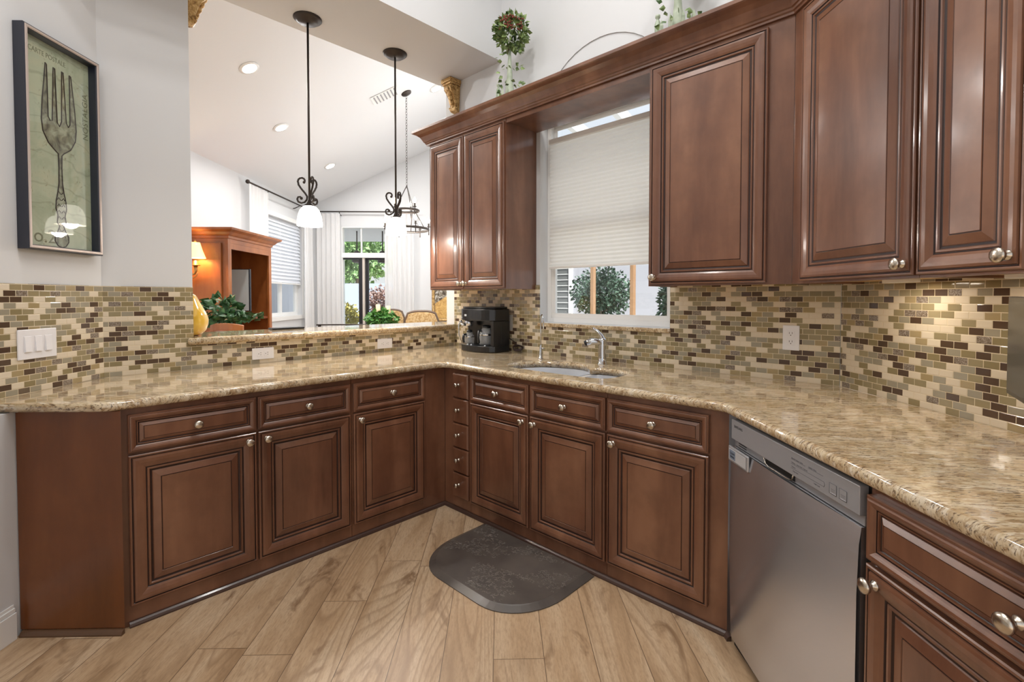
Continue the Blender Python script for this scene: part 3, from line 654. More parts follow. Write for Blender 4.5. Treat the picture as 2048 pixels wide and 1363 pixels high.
m.tube([b0 + Vector((0, 0, -.03)) - dl * .006, b0, b0 + dl * .015 + Vector((0, 0, .03)), b0 + dl * .04 + Vector((0, 0, .055)), b0 + dl * .068 + Vector((0, 0, .072))], [.016, .015, .010, .008, .005], 12, flat=1.3); obj('lever', m, CHROME, fa)
gx_, gy_ = 2.425, 2.055
ff = thing('filter_faucet', (gx_, gy_, ZT), 'slim chrome gooseneck water filter faucet at the corner of the sink', 'faucet')
m = MB(); m.lathe((gx_, gy_, ZT), [(.017, 0), (.017, .004), (.010, .010), (.009, .075), (.007, .085), (.0055, .09), (0, .091)], 16); obj('body', m, CHROME, ff)
dg = Vector((-.55, -.83, 0)).normalized(); pts = [Vector((gx_, gy_, ZT + .08)), Vector((gx_, gy_, ZT + .26))]
for i in range(1, 10):
    a = PI * i / 9; pts.append(Vector((gx_, gy_, ZT + .26)) + dg * (.030 * (1 - math.cos(a))) + Vector((0, 0, .030 * math.sin(a))))
pts.append(pts[-1] + Vector((0, 0, -.07)))
m = MB(); m.tube(pts, .0048, 10); obj('gooseneck', m, CHROME, ff)
m = MB(); b0 = Vector((gx_, gy_, ZT + .07)); m.tube([b0, b0 + Vector((-.02, -.045, .0))], .005, 10); obj('lever', m, CHROME, ff)

# ------------------------------------------------------------------ electrical plates
def plate(label, cat, name, fr, u0, u1, w0, w1, d, kind, mat=WPL):
    t = thing(name, fr.p((u0 + u1) / 2, w0, d), label, cat)
    m = MB(); m.box(fr, u0, u1, w0, w1, d, d + .006); obj('plate', m, mat, t, bevel=.0025)
    uc, wc = (u0 + u1) / 2, (w0 + w1) / 2; d2 = d + .006
    if kind == 'switch3':
        for k in (-1, 0, 1):
            a = uc + k * .046; m = MB(); m.box(fr, a - .0165, a + .0165, wc - .034, wc + .034, d2 + .0002, d2 + .0015); o = obj('rocker_frame', m, mat, t, bevel=.001)
            m = MB(); m.add([fr.p(a - .014, wc - .031, d2 + .0065), fr.p(a + .014, wc - .031, d2 + .0065), fr.p(a + .014, wc + .031, d2 + .0018), fr.p(a - .014, wc + .031, d2 + .0018), fr.p(a - .014, wc - .031, d2), fr.p(a + .014, wc - .031, d2), fr.p(a + .014, wc + .031, d2), fr.p(a - .014, wc + .031, d2)], [(0, 1, 2, 3), (4, 5, 1, 0), (5, 6, 2, 1), (6, 7, 3, 2), (7, 4, 0, 3)]); obj('rocker', m, mat, o)
    elif kind == 'rocker':
        m = MB(); m.box(fr, uc - .0165, uc + .0165, wc - .034, wc + .034, d2, d2 + .003); obj('rocker', m, mat, t, bevel=.001)
    else:
        horiz = kind == 'h'
        for k in (-1, 1):
            a, b = (uc + k * .020, wc) if horiz else (uc, wc + k * .020)
            hu, hw = (.0155, .0165) if horiz else (.0165, .0155)
            m = MB(); m.box(fr, a - hu, a + hu, b - hw, b + hw, d2 + .0002, d2 + .002); o = obj('receptacle', m, mat, t, bevel=.004)
            m = MB()
            for j in (-1, 1):
                if horiz: m.box(fr, a + .001, a + .009, b + j * .006 - .001, b + j * .006 + .001, d2 + .002, d2 + .0023)
                else: m.box(fr, a + j * .006 - .001, a + j * .006 + .001, b - .001, b + .008, d2 + .002, d2 + .0023)
            if horiz: m.lathe(fr.p(a - .007, b, d2 + .0021), [(0.0024, 0), (0.0024, .0003)], 8, fr.D)
            else: m.lathe(fr.p(a, b - .007, d2 + .0021), [(0.0024, 0), (0.0024, .0003)], 8, fr.D)
            obj('slot', m, SLOT, o)
    return t
plate('white triple rocker light switch on the mosaic below the fork picture', 'light switch', 'light_switch', FL, 2.03, 2.204, 1.056, 1.182, -1.992, 'switch3')
plate('horizontal white outlet under the raised bar, nearer the pillar', 'outlet', 'wall_outlet', FY, 1.022, 1.148, .938, 1.008, -Yw + .008, 'h')
plate('horizontal white outlet under the raised bar, nearer the coffee maker', 'outlet', 'wall_outlet', FY, 1.872, 1.995, .940, 1.012, -Yw + .008, 'h')
plate('upright white outlet on the mosaic past the faucet', 'outlet', 'wall_outlet', FX, -.668, -.596, 1.063, 1.182, -Xw + .008, 'v')
plate('grey switch plate on the mosaic right beside the coffee maker', 'light switch', 'light_switch', FX, -2.555, -2.478, 1.07, 1.188, -Xw + .008, 'rocker', Mat('grey_plate', (158, 158, 156), .4).m)

# ------------------------------------------------------------------ coffee maker
cm_ = thing('coffee_maker', (2.47, 2.64, ZT), 'black combination coffee and espresso maker standing in the counter corner', 'coffee maker')
def bulge(y0, y1, xb, xf, k, n=12):   # plan outline with a curved front facing -x
    pts = [(xb, y0), (xb, y1)]
    for i in range(n + 1):
        t = i / n; y = y1 + (y0 - y1) * t; pts.append((xf - k * math.sin(PI * t) + .03 * (abs(2 * t - 1) ** 6), y))
    return pts
cy0, cy1 = 2.495, 2.865
m = MB(); m.prism(bulge(cy0, cy1, 2.585, 2.405, .035), ZT + .004, ZT + .048); obj('base', m, BLACKP, cm_, bevel=.004)
m = MB(); m.prism([(2.585, cy0), (2.585, cy1), (2.50, cy1), (2.50, cy0)], ZT + .0485, ZT + .230); m.prism([(2.50, cy0), (2.50, cy0 + .03), (2.42, cy0 + .03), (2.42, cy0)], ZT + .0485, ZT + .230); obj('back_housing', m, BLACKP, cm_, bevel=.003)
m = MB(); m.prism(bulge(cy0, cy1, 2.585, 2.405, .03), ZT + .2305, ZT + .318); obj('head', m, BLACKP, cm_, bevel=.006)
m = MB(); m.prism(bulge(cy0 + .012, cy1 - .012, 2.578, 2.415, .028), ZT + .3185, ZT + .334); obj('lid', m, BLACKP, cm_, bevel=.006)
GREYP = Mat('pale_grey_print', (190, 198, 205), .4).m
m = MB(); m.bx(2.3795, 2.3805, 2.74, 2.768, ZT + .262, ZT + .277); obj('badge', m, GREYP, cm_)
m = MB(); m.bx(2.389, 2.3905, 2.805, 2.825, ZT + .250, ZT + .254); obj('badge_strip', m, GREYP, cm_)
def carafe(y, x, r, h, nm):
    m = MB(); m.lathe((x, y, ZT + .052), [(r * .9, 0), (r, .01), (r, h * .55), (r * .8, h * .8), (r * .55, h), (r * .5, h), (r * .76, h * .79), (r * .95, h * .54), (r * .95, .012), (0, .006)], 24); o = obj(nm, m, GLASS, cm_)
    m = MB(); m.lathe((x, y, ZT + .053), [(r * 1.02, h * .56), (r * 1.05, h * .58), (r * 1.05, h * .64), (r * 1.0, h * .66)], 24); obj('metal_band', m, CHROME, o)
    m = MB(); m.lathe((x, y, ZT + .053 + h), [(r * .58, 0), (r * .58, .01), (r * .4, .018), (0, .02)], 20); obj('lid', m, BLACKP, o)
    m = MB(); px = x - r; m.tube([(px + .005, y, ZT + .05 + h * .85), (px - .02, y, ZT + .05 + h * .85), (px - .026, y, ZT + .05 + h * .5), (px - .02, y, ZT + .05 + h * .15)], .009, 8); obj('handle', m, BLACKP, o)
carafe(2.615, 2.462, .056, .125, 'coffee_carafe')
carafe(2.785, 2.445, .038, .085, 'espresso_carafe')
m = MB(); m.lathe((2.440, 2.785, ZT + .185), [(.028, 0), (.034, .01), (.034, .04), (.03, .0455)], 20); m.tube([(2.43, 2.785, ZT + .20), (2.37, 2.80, ZT + .195)], [.010, .012], 10); obj('portafilter', m, CHROME, cm_)
m = MB(); m.tube([(2.40, 2.835, ZT + .225), (2.385, 2.84, ZT + .20), (2.385, 2.84, ZT + .12), (2.395, 2.83, ZT + .075)], .005, 8); m.lathe((2.405, 2.84, ZT + .21), [(.012, 0), (.014, .01), (.008, .019)], 12); obj('steam_wand', m, CHROME, cm_)
for y in (2.70, 2.74, 2.56): m = MB(); m.lathe((2.388 if y > 2.6 else 2.395, y, ZT + .0485), [(.007, 0), (.006, .006), (0, .008)], 10); obj('switch', m, GREYP, cm_)
cd = MB(); pts = [Vector((2.585, 2.50, ZT + .10)), Vector((2.595, 2.44, ZT + .07)), Vector((2.585, 2.41, ZT + .03))]
for i in range(40):
    a = i * .62; pts.append(Vector((2.570 + .018 * math.sin(a * .9), 2.395 + .035 * math.cos(a), ZT + .028 + .018 * math.sin(a) + .0004 * i)))
cd.tube(pts, .0032, 6); obj('power_cord', cd, Mat('brown_cord', (48, 28, 26), .4).m, cm_)

# ------------------------------------------------------------------ wall television
tv = thing('wall_television', st(1.46, 1.30, 1.04), 'black flat screen swung out from the mosaic wall at the picture edge', 'television')
TVf = Fr((math.cos(yaw - math.radians(35.5)) * -1, math.sin(yaw - math.radians(35.5)) * -1))
p0 = st(1.425, 1.328); 
cu = p0.dot(TVf.U); cd_ = p0.dot(TVf.D)
m = MB(); m.box(TVf, cu, cu + .46, 1.047, 1.319, cd_ - .028, cd_ - .002); obj('casing', m, BLACKP, tv, bevel=.003)
m = MB(); m.box(TVf, cu + .008, cu + .452, 1.06, 1.306, cd_ - .0018, cd_ - .0008); obj('screen', m, Mat('dark_screen', (62, 66, 68), .25).m, tv)
m = MB(); a = TVf.p(cu + .12, 1.18, cd_ - .03); b = Vector((st(Sw - .008, (a.x + a.y) / R2).x, st(Sw - .008, (a.x + a.y) / R2).y, 1.18)); m.tube([a, b], .012, 10); obj('arm', m, BLACKP, tv)

# ------------------------------------------------------------------ floor mat
mt = MB(); f0, f1, x0, x1 = 1.272, 2.035, 1.375, 1.893
def matline(e):
    r = .24 - e; P = [(x1 - e * .3, f1 - e), (x1 - e * .3, f0 + e)]
    n = 10
    for i in range(n + 1):
        a = -PI / 2 - PI / 2 * i / n; P.append((x0 + .29 + (.29 - e) * math.cos(a), f0 + .24 + (.24 - e) * math.sin(a)))
    for i in range(n + 1):
        a = PI - PI / 2 * i / n; P.append((x0 + .29 + (.29 - e) * math.cos(a), f1 - .24 + (.24 - e) * math.sin(a)))
    return P
L = [(0, .001), (0, .004), (.03, .016), (.034, .018)]; vs = []; n = len(matline(0))
for e, z in L: vs += [(p[0], p[1], z) for p in matline(e)]
fs = [(j * n + i, j * n + (i + 1) % n, (j + 1) * n + (i + 1) % n, (j + 1) * n + i) for j in range(len(L) - 1) for i in range(n)] + [tuple((len(L) - 1) * n + i for i in range(n)), tuple(range(n))[::-1]]
mt.add(vs, fs)
M = Mat('brown_rubber', (80, 74, 70), .36); v = M.coord('Object'); vv = M.n('TexVoronoi', feature='DISTANCE_TO_EDGE'); 
nz = M.n('TexNoise'); M.l(v, nz.inputs['Vector']); nz.inputs['Scale'].default_value = 26; nz.inputs['Detail'].default_value = 2
ad = M.mix(.035, v, nz.outputs[1], 'LINEAR_LIGHT'); M.l(ad, vv.inputs['Vector']); vv.inputs['Scale'].default_value = 34
patch = M.ramp(M.noise(v, 6.5, 2), [(.40, (0, 0, 0, 1)), (.52, (1, 1, 1, 1))])
hh = M.math('MULTIPLY', M.math('SUBTRACT', 1, M.math('MINIMUM', M.math('MULTIPLY', vv.outputs[0], 9), 1)), patch)
M.base(M.mix(M.math('MULTIPLY', hh, .0), M.ramp(M.noise(v, 9, 3), [(.3, (72, 66, 62)), (.7, (90, 83, 77))]), (148, 140, 132))); MATM = M.m
fm = tag(obj('floor_mat', mt, MATM), 'dark brown rounded anti-fatigue mat with an embossed scroll pattern before the sink', 'mat')

m = MB(); rs = random.Random(3); cnt = 0
while cnt < 520:
    x, y = rs.uniform(x0 + .05, x1 - .02), rs.uniform(f0 + .03, f1 - .03)
    ex = max(0, x0 + .29 - x); ey = max(0, f0 + .24 - y, y - (f1 - .24))
    if (ex / .25) ** 2 + (ey / .20) ** 2 > 1: continue
    q = math.sin(x * 15 + 1) * math.cos(y * 13 + 1.5) + .35 * math.sin(31 * x + 17 * y)
    if q < -.05: continue
    a0 = rs.uniform(0, 2 * PI); rr = rs.uniform(.006, .013); sg = rs.choice((-1, 1))
    m.tube([(x + rr * (1 - .09 * i) * math.cos(a0 + sg * i * .62), y + rr * (1 - .09 * i) * math.sin(a0 + sg * i * .62), .0184) for i in range(7)], .0013, 4, caps=False); cnt += 1
obj('embossed_scrolls', m, Mat('paler_rubber_relief', (112, 104, 97), .3).m, fm, norm=False)['kind'] = 'stuff'  # raised scrolls coloured paler than the mat so the pattern shows
# ------------------------------------------------------------------ pendants
def pendant(x, y, label):
    t = thing('pendant_light', (x, y, 3.095), label, 'pendant light')
    m = MB(); m.lathe((x, y, 3.0945), [(.0, 0), (.086, 0), (.086, -.006), (.078, -.013), (.066, -.016), (.060, -.026), (.012, -.029), (0, -.030)], 32); obj('canopy', m, IRON, t)
    m = MB(); m.tube([(x, y, 3.066), (x, y, 1.925)], .0068, 10); obj('rod', m, IRON, t)
    for k in range(3):
        a = yaw - .3 + k * 2 * PI / 3; e = Vector((math.cos(a), math.sin(a), 0)); P = []
        # top scroll curl, S stem, bottom curl
        for i in range(10): q = 2.6 - i * .46; P.append((.044 + .026 * math.cos(q) * (1 - .03 * i) if False else 0, 0))
        P = []
        for i in range(9):
            q = -.6 + i * .55; rr = .012 + .0022 * i; P.append((.042 + rr * math.cos(PI - q) * 1.0, 2.062 + rr * math.sin(PI - q)))
        P = P[::1]
        P += [(.066, 2.040), (.050, 2.015), (.026, 1.985), (.014, 1.965), (.016, 1.945), (.030, 1.928), (.050, 1.922), (.068, 1.930), (.074, 1.946), (.068, 1.960), (.055, 1.962), (.049, 1.953)]
        m = MB(); m.tube([Vector((x, y, 0)) + e * p[0] + Vector((0, 0, p[1])) for p in P], .0062, 8); m.ball(Vector((x, y, 0)) + e * P[0][0] + Vector((0, 0, P[0][1])), .009, 8, 6); m.ball(Vector((x, y, 0)) + e * P[-1][0] + Vector((0, 0, P[-1][1])), .010, 8, 6); obj('scroll', m, IRON, t)
    m = MB(); m.lathe((x, y, 1.905), [(.036, -.002), (.034, .004), (.020, .012), (.012, .028), (.008, .040), (0, .042)], 20); obj('socket_cap', m, IRON, t)
    m = MB(); m.lathe((x, y, 1.778), [(.078, 0), (.0775, .012), (.076, .03), (.070, .070), (.058, .102), (.040, .122), (.030, .127), (.028, .123), (.038, .118), (.055, .099), (.067, .068), (.073, .03), (.075, .001)], 32); obj('glass_shade', m, LIT, t)
    m = MB(); m.ball((x, y, 1.842), .024, 12, 8); obj('bulb', m, BULB, t)
    lamp('pendant_lamp', 'POINT', (x, y, 1.795), 12, WARM, .04)
pendant(1.3625, 3.105, 'bronze scrollwork pendant with a white glass shade nearer the pillar')
pendant(1.994, 3.086, 'bronze scrollwork pendant with a white glass shade nearer the wall cabinets')

# ------------------------------------------------------------------ corbels
GOLD = Mat('antique_gold', (200, 160, 98), .5, .25); v = GOLD.coord('Object'); nn = GOLD.noise(v, 38, 3, .6, 1.2); GOLD.base(GOLD.ramp(nn, [(.34, (134, 100, 58)), (.5, (196, 158, 98)), (.7, (228, 200, 146))])); GOLD.bump(nn, .9, .006); GOLD = GOLD.m
def corbel(wall_x, y, dirx, label, ztop=3.093):
    fr = Fr((0, -1)) if dirx < 0 else Fr((0, 1))
    t = thing('wall_corbel', (wall_x, y, ztop - .32), label, 'corbel')
    d0 = wall_x * dirx; u = -y if dirx < 0 else y
    m = MB(); m.box(fr, u - .062, u + .062, ztop - .030, ztop, d0 + .002, d0 + .118); m.box(fr, u - .055, u + .055, ztop - .046, ztop - .0305, d0 + .002, d0 + .108); obj('cap', m, GOLD, t, bevel=.004)
    K1, K2 = .80, .80
    pr = [(a_ * K1 if a_ > .01 else a_, b_ * K2) for a_, b_ in [(.002, 0), (.122, 0), (.128, -.02), (.118, -.05), (.090, -.085), (.072, -.12), (.062, -.155), (.052, -.185), (.058, -.205), (.062, -.225), (.052, -.243), (.034, -.25), (.020, -.252), (.002, -.255)]]
    m = MB(); vs = []
    for uu in (-.046, .046):
        for d, z in pr: vs.append(fr.p(u + uu * (1 + z * 1.2), ztop - .0465 + z, d0 + d))
    n = len(pr); m.add(vs, [tuple(range(n)), tuple(range(n, 2 * n))[::-1]] + [(i, i + 1, n + i + 1, n + i) for i in range(n - 1)]); obj('scroll_body', m, GOLD, t, bevel=.004)
    for j, (d, z, r) in enumerate(((.066, -.034, .025), (.034, -.172, .014))):
        for uu in (-.048, .048):
            m = MB(); P = [fr.p(u + uu * (1 + z), ztop - .0465 + z + r * (1 - i / 22) * math.sin(i * .55), d0 + d + r * (1 - i / 22) * math.cos(i * .55)) for i in range(20)]
            m.tube(P, .005, 6); obj('volute', m, GOLD, t)
    m = MB()
    for k in range(5):
        z = -.02 - k * .036; m.ball(fr.p(u, ztop - .05 + z, d0 + .088 - k * .012), .022 - k * .002, 10, 6, (1, 1.3, 1.2))
    obj('acanthus_leaf', m, GOLD, t)
corbel(.722, 3.215, 1, 'carved antique gold corbel high on the pillar jamb')
corbel(Xw, 3.13, -1, 'carved antique gold corbel above the far end of the wall cabinets')

# ------------------------------------------------------------------ fork picture
pc = thing('framed_picture', FL.p(2.24, 1.52, -2.0), 'tall framed picture of an ornate silver fork on aged green paper', 'picture')
fu0, fu1, fw0, fw1 = 2.052, 2.428, 1.520, 2.450; d0 = -2.0
NAVY = Mat('dark_navy_frame', (34, 38, 52), .35, coat=.3).m; SILV = Mat('worn_silver_liner', (190, 176, 168), .45, .4).m
m = MB(); m.rings(FL, fu0, fu1, fw0, fw1, [(0, 0), (0, .042), (.003, .045), (.005, .045)], d0 + .001, [0] * 3, False); m.rings(FL, fu0 + .017, fu1 - .017, fw0 + .017, fw1 - .017, [(0, .044), (.003, .040), (.006, .006)], d0 + .001, [0] * 2, False); obj('frame', m, NAVY, pc)
m = MB(); m.rings(FL, fu0 + .005, fu1 - .005, fw0 + .005, fw1 - .005, [(0, .045), (.002, .048), (.009, .048), (.012, .0448)], d0 + .001, [0] * 3, False); obj('liner', m, SILV, pc)
M = Mat('aged_green_print', (158, 164, 128), .5); v = M.coord('Object'); a_ = M.noise(v, 7, 5, .65, .5); b_ = M.noise(v, 30, 6, .7, 1.0)
c = M.ramp(a_, [(.3, (166, 172, 142)), (.5, (192, 196, 168)), (.7, (206, 200, 168))]); c = M.mix(M.ramp(b_, [(.60, (0, 0, 0, 1)), (.68, (.6, .6, .6, 1))]), c, (122, 100, 66))
wvn = M.n('TexWave', wave_type='RINGS'); M.l(v, wvn.inputs['Vector']); wvn.inputs['Scale'].default_value = 3.2; wvn.inputs['Distortion'].default_value = 9; wvn.inputs['Detail'].default_value = 3
c = M.mix(M.ramp(wvn.outputs['Fac'], [(.0, (.3, .3, .3, 1)), (.02, (0, 0, 0, 1))]), c, (122, 118, 92)); M.base(c)
iu0, iu1, iw0, iw1 = fu0 + .023, fu1 - .023, fw0 + .023, fw1 - .023
m = MB(); m.box(FL, iu0, iu1, iw0, iw1, d0 + .006, d0 + .010); pr_ = obj('print', m, M.m, pc)
FK = Mat('fork_pewter', (118, 112, 96), .5); v = FK.coord('Object', (1, 1, 1)); FK.base(FK.ramp(FK.noise(v, 16, 4, .6, .8), [(.35, (92, 84, 72)), (.5, (150, 148, 124)), (.65, (188, 188, 164))])); FK = FK.m
FO = Mat('fork_outline', (58, 46, 42), .5).m
uc_ = (iu0 + iu1) / 2 + .005; tz = iw1 - .085
def fk(u, w): return (uc_ + u, w)
head = []
T = .013
tips = [-.066, -.023, .023, .066]
out = [(-.068, tz - .02), ]
poly = [(-.062, tz)]
for i, x in enumerate(tips):
    tip = x * .90; sl = tz - .245 - (.012 if i in (1,) else 0)
    if i: poly += [(x - .012, sl + .015), (tip - .004, tz - .004)]
    poly += [(tip + .003, tz - .006)]
    if i < 3: mx = (tips[i] + tips[i + 1]) / 2; poly += [(x + .012, sl + .015), (mx, sl)]
poly += [(.080, tz - .16), (.086, tz - .25), (.080, tz - .30), (.055, tz - .345), (.020, tz - .372), (.009, tz - .385)]
hand = [(.009, -.385), (.007, -.45), (.009, -.52), (.016, -.565), (.024, -.60), (.026, -.635), (.018, -.665), (.022, -.70), (.010, -.715), (.018, -.735), (.034, -.76), (.034, -.785), (.020, -.805), (.0, -.812)]
poly += [(a, tz + b * .985) for a, b in hand[1:]] + [(-a, tz + b * .985) for a, b in hand[::-1][1:]]
poly += [(-.020, tz - .372), (-.055, tz - .345), (-.080, tz - .30), (-.086, tz - .25), (-.080, tz - .16)]
m = MB()
pz = [fk(*p) for p in poly]
b = bmesh.new(); vs = [b.verts.new((p[0], p[1], 0)) for p in pz]; es = [b.edges.new((vs[i], vs[(i + 1) % len(vs)])) for i in range(len(vs))]; bmesh.ops.triangle_fill(b, use_beauty=True, edges=es); b.verts.ensure_lookup_table(); b.verts.index_update()
m.add([FL.p(v_.co.x, v_.co.y, d0 + .0106) for v_ in b.verts], [tuple(x.index for x in f.verts) for f in b.faces]); b.free(); fo = obj('fork_motif', m, FK, pr_, norm=False)
m = MB(); m.tube([FL.p(p[0], p[1], d0 + .0108) for p in pz], .0024, 5, closed=True)
for k in range(8):
    w = tz - .56 - k * .028
    for sgn in (-1, 1): m.tube([FL.p(uc_ + sgn * .002, w, d0 + .011), FL.p(uc_ + sgn * .012, w + .012, d0 + .011), FL.p(uc_ + sgn * .018, w + .002, d0 + .011)], .0016, 5)
obj('fork_outline', m, FO, pr_)
INKB = Mat('brown_script_ink', (128, 128, 100), .6).m
obj('lettering', text_mesh('o.2', .085, FL, iu0 + .036, iw0 + .014, d0 + .0102), INKB, pr_)
obj('lettering', text_mesh('CARTE POSTALE', .030, FL, iu0 + .030, iw1 - .062, d0 + .0102, squash=.8), INKB, pr_)
obj('lettering', text_mesh('NOSTALGIA', .040, FL, iu1 - .010, iw1 - .36, d0 + .0102, rot=PI / 2), INKB, pr_)

m = MB(); m.box(FL, iu0 - .004, iu1 + .004, iw0 - .004, iw1 + .004, d0 + .012, d0 + .014); obj('glass', m, PANE, pc)
# ------------------------------------------------------------------ plants
def leafmat(name, a, b): M = Mat(name, a, .45); v = M.coord('Object'); M.base(M.ramp(M.noise(v, 22, 2), [(.35, a), (.65, b)])); return M.m
IVY = leafmat('variegated_ivy', (52, 82, 34), (150, 172, 110)); GRN = leafmat('deep_green_leaf', (28, 66, 34), (60, 104, 52)); PALEG = leafmat('pale_celadon_paint', (150, 164, 142), (178, 188, 168)); REDB = Mat('dried_red_berries', (110, 48, 34), .6).m
STEM = Mat('brown_stem', (92, 74, 48), .7).m
def leaf(m, p, d, size, mi=0):
    d = d.normalized(); x = d.cross(Vector((random.uniform(-1, 1), random.uniform(-1, 1), random.uniform(-1, 1)))); x = x.normalized() if x.length > 1e-4 else Vector((1, 0, 0)); nrm = d.cross(x)
    L = size; pts = [p, p + d * L * .35 + x * L * .42, p + d * L * .62 + x * L * .25, p + d * L, p + d * L * .62 - x * L * .25, p + d * L * .35 - x * L * .42, p + d * L * .5 + nrm * L * .10]
    m.add(pts, [(0, 1, 6), (1, 2, 6), (2, 3, 6), (3, 4, 6), (4, 5, 6), (5, 0, 6)], mi)
def leafball(m, c, r, n, size, sc_=(1, 1, 1), inner=.75, mi=0):
    c = Vector(c)
    for _ in range(n):
        z = random.uniform(-1, 1); a = random.uniform(0, 2 * PI); q = math.sqrt(1 - z * z); dr = Vector((q * math.cos(a), q * math.sin(a), z))
        p = c + Vector((dr.x * sc_[0], dr.y * sc_[1], dr.z * sc_[2])) * r * random.uniform(inner, 1.0)
        leaf(m, p, dr + Vector((random.uniform(-.8, .8), random.uniform(-.8, .8), random.uniform(-.8, .5))), size * random.uniform(.7, 1.2), mi)
ztop = cz + .0105
def topiary(x, y, label):
    t = thing('ivy_topiary', (x, y, ztop), label, 'artificial plant')
    m = MB()
    for k in range(9):
        a = 2 * PI * k / 9 + .2; px, py = x + .055 * math.cos(a), y + .095 * math.sin(a); h = .17 + .05 * random.random(); m.lathe((px, py, ztop), [(.011, 0), (.011, h), (0, h + .035)], 4, smooth=False)
    obj('picket_planter', m, PALEG, t)
    m = MB(); m.lathe((x, y + .11, ztop), [(.016, 0), (.016, .245), (.010, .262), (.006, .270), (.013, .278), (.013, .290), (0, .298)], 12); obj('finial_post', m, PALEG, t)
    m = MB(); m.lathe((x, y, ztop), [(.045, 0), (.040, .1), (.022, .28), (.012, .42), (.008, .50)], 14); obj('trunk_cone', m, PALEG, t)
    m = MB(); m.tube([(x, y, ztop + .30), (x + .008, y + .006, ztop + .40), (x - .004, y, ztop + .52)], .010, 8); obj('trunk', m, STEM, t)
    m = MB(); leafball(m, (x, y - .015, ztop + .60), .118, 420, .040, (1, .95, 1.0), .55)
    for k in range(46):
        a = k * .55; z = ztop + .06 + k * .0095; rr = .045 + .04 * random.random(); leaf(m, Vector((x + rr * math.cos(a), y + rr * math.sin(a), z)), Vector((math.cos(a), math.sin(a), random.uniform(-.8, .4))), .036)
    for k in range(14): leaf(m, Vector((x + random.uniform(-.07, .05), y - .10 - .04 * random.random(), ztop + .06 + .13 * random.random())), Vector((random.uniform(-1, 0), -1, random.uniform(-.3, .8))), .040)
    obj('foliage', m, IVY, t, norm=False)
    m = MB()
    for _ in range(60):
        z = random.uniform(-.25, .4); a = yaw + PI + random.uniform(-.55, .8); m.ball(Vector((x, y, ztop + .60)) + Vector((math.cos(a) * .125, math.sin(a) * .125, z * .135)), .007, 6, 4)
    obj('berries', m, REDB, t)
topiary(2.40, 2.315, 'round ivy topiary with red berries on top of the cabinets, whole ball in view')
topiary(2.40, 1.12, 'ivy topiary base with pale green pickets above the single-door cabinet, cut by the frame')

# ------------------------------------------------------------------ pear vase on the bar
M = Mat('mustard_crackle_glaze', (196, 158, 52), .10, coat=.8); v = M.coord('Object'); M.base(M.ramp(M.noise(v, 6, 3), [(.35, (176, 140, 48)), (.65, (214, 176, 70))])); PEAR = M.m
pe = thing('pear_ornament', (.745, 3.29, 1.0945), 'large glossy mustard yellow ceramic pear at the pillar end of the bar', 'ornament')
m = MB(); m.lathe((.735, 3.305, 1.0948), [(.040, 0), (.060, .006), (.085, .03), (.097, .065), (.098, .095), (.088, .130), (.070, .165), (.052, .200), (.040, .228), (.030, .240), (0, .244)], 36); obj('body', m, PEAR, pe)
m = MB(); m.tube([(.735, 3.305, 1.335), (.737, 3.303, 1.350), (.742, 3.300, 1.362)], [.006, .007, .011], 10); obj('stem', m, Mat('grey_green_stem', (120, 118, 96), .5).m, pe)

# ------------------------------------------------------------------ living room furniture
OAK = wood('honey_stained_oak', (128, 70, 30), (158, 92, 44), (182, 114, 60), .35, .3, (1, 1, .25)); OAKD = wood('red_brown_interior', (84, 38, 20), (104, 50, 26), (124, 64, 34), .4, .2, (1, 1, .25))
ar = thing('tv_armoire', st(-2.95, 5.3), 'honey brown wooden television armoire with a stepped crown against the living room wall', 'armoire')
sB, sF2, ta, tb_ = -3.17, -2.70, 4.86, 5.76
m = MB(); m.box(FL, ta, ta + .03, 0, 1.90, sB, sF2); m.box(FL, tb_ - .03, tb_, 0, 1.90, sB, sF2); m.box(FL, ta + .0305, tb_ - .0305, 1.86, 1.90, sB, sF2); m.box(FL, ta + .0305, tb_ - .0305, 0, .10, sB, sF2); obj('case', m, OAK, ar)
m = MB(); m.box(FL, ta + .0305, tb_ - .0305, .101, 1.859, sB, sB + .02); obj('back_panel', m, OAKD, ar)
m = MB(); m.box(FL, ta + .0305, tb_ - .0305, 1.075, 1.10, sB + .0205, sF2 - .02); obj('shelf', m, OAKD, ar)
m = MB(); m.box(FL, ta + .0305, ta + .06, .101, 1.859, sF2 - .0195, sF2); m.box(FL, tb_ - .06, tb_ - .0305, .101, 1.859, sF2 - .0195, sF2); m.box(FL, ta + .0605, tb_ - .0605, 1.80, 1.859, sF2 - .0195, sF2); obj('face_frame', m, OAK, ar)
m = MB(); crp = [(0, 0), (.012, .004), (.014, .025), (.03, .035), (.05, .06), (.085, .08), (.09, .10), (0, .10)]
m.sweep([tuple(st(sB, ta)[:2]), tuple(st(sF2, ta)[:2]), tuple(st(sF2, tb_)[:2]), tuple(st(sB, tb_)[:2])], [(o_, 1.9005 + z) for o_, z in crp], side=1); m.prism([tuple(st(a, b)[:2]) for a, b in ((sB, ta), (sF2, ta), (sF2, tb_), (sB, tb_))], 1.9005, 1.915); obj('crown', m, OAK, ar)
dO = MB(); dO.box(FE, sF2 + .002, sF2 + .36, .62, 1.855, -ta - .055, -ta - .03); 
m = MB(); m.box(FL, ta - .024, ta - .002, .62, 1.855, sF2 - .42, sF2 - .06); obj('folded_door', m, OAK, ar, bevel=.004)
m = MB(); m.box(FL, ta - .003 + .0, ta - .001, .62, 1.855, sF2 - .055, sF2 - .045)
tv2 = thing('television', st(-2.92, 5.35, 1.10), 'grey flat television angled inside the open armoire', 'television')
TF = Fr((math.cos(yaw - PI / 2 + .10), math.sin(yaw - PI / 2 + .10))); pc0 = st(-2.91, 5.30); cu, cd_ = pc0.dot(TF.U), pc0.dot(TF.D)
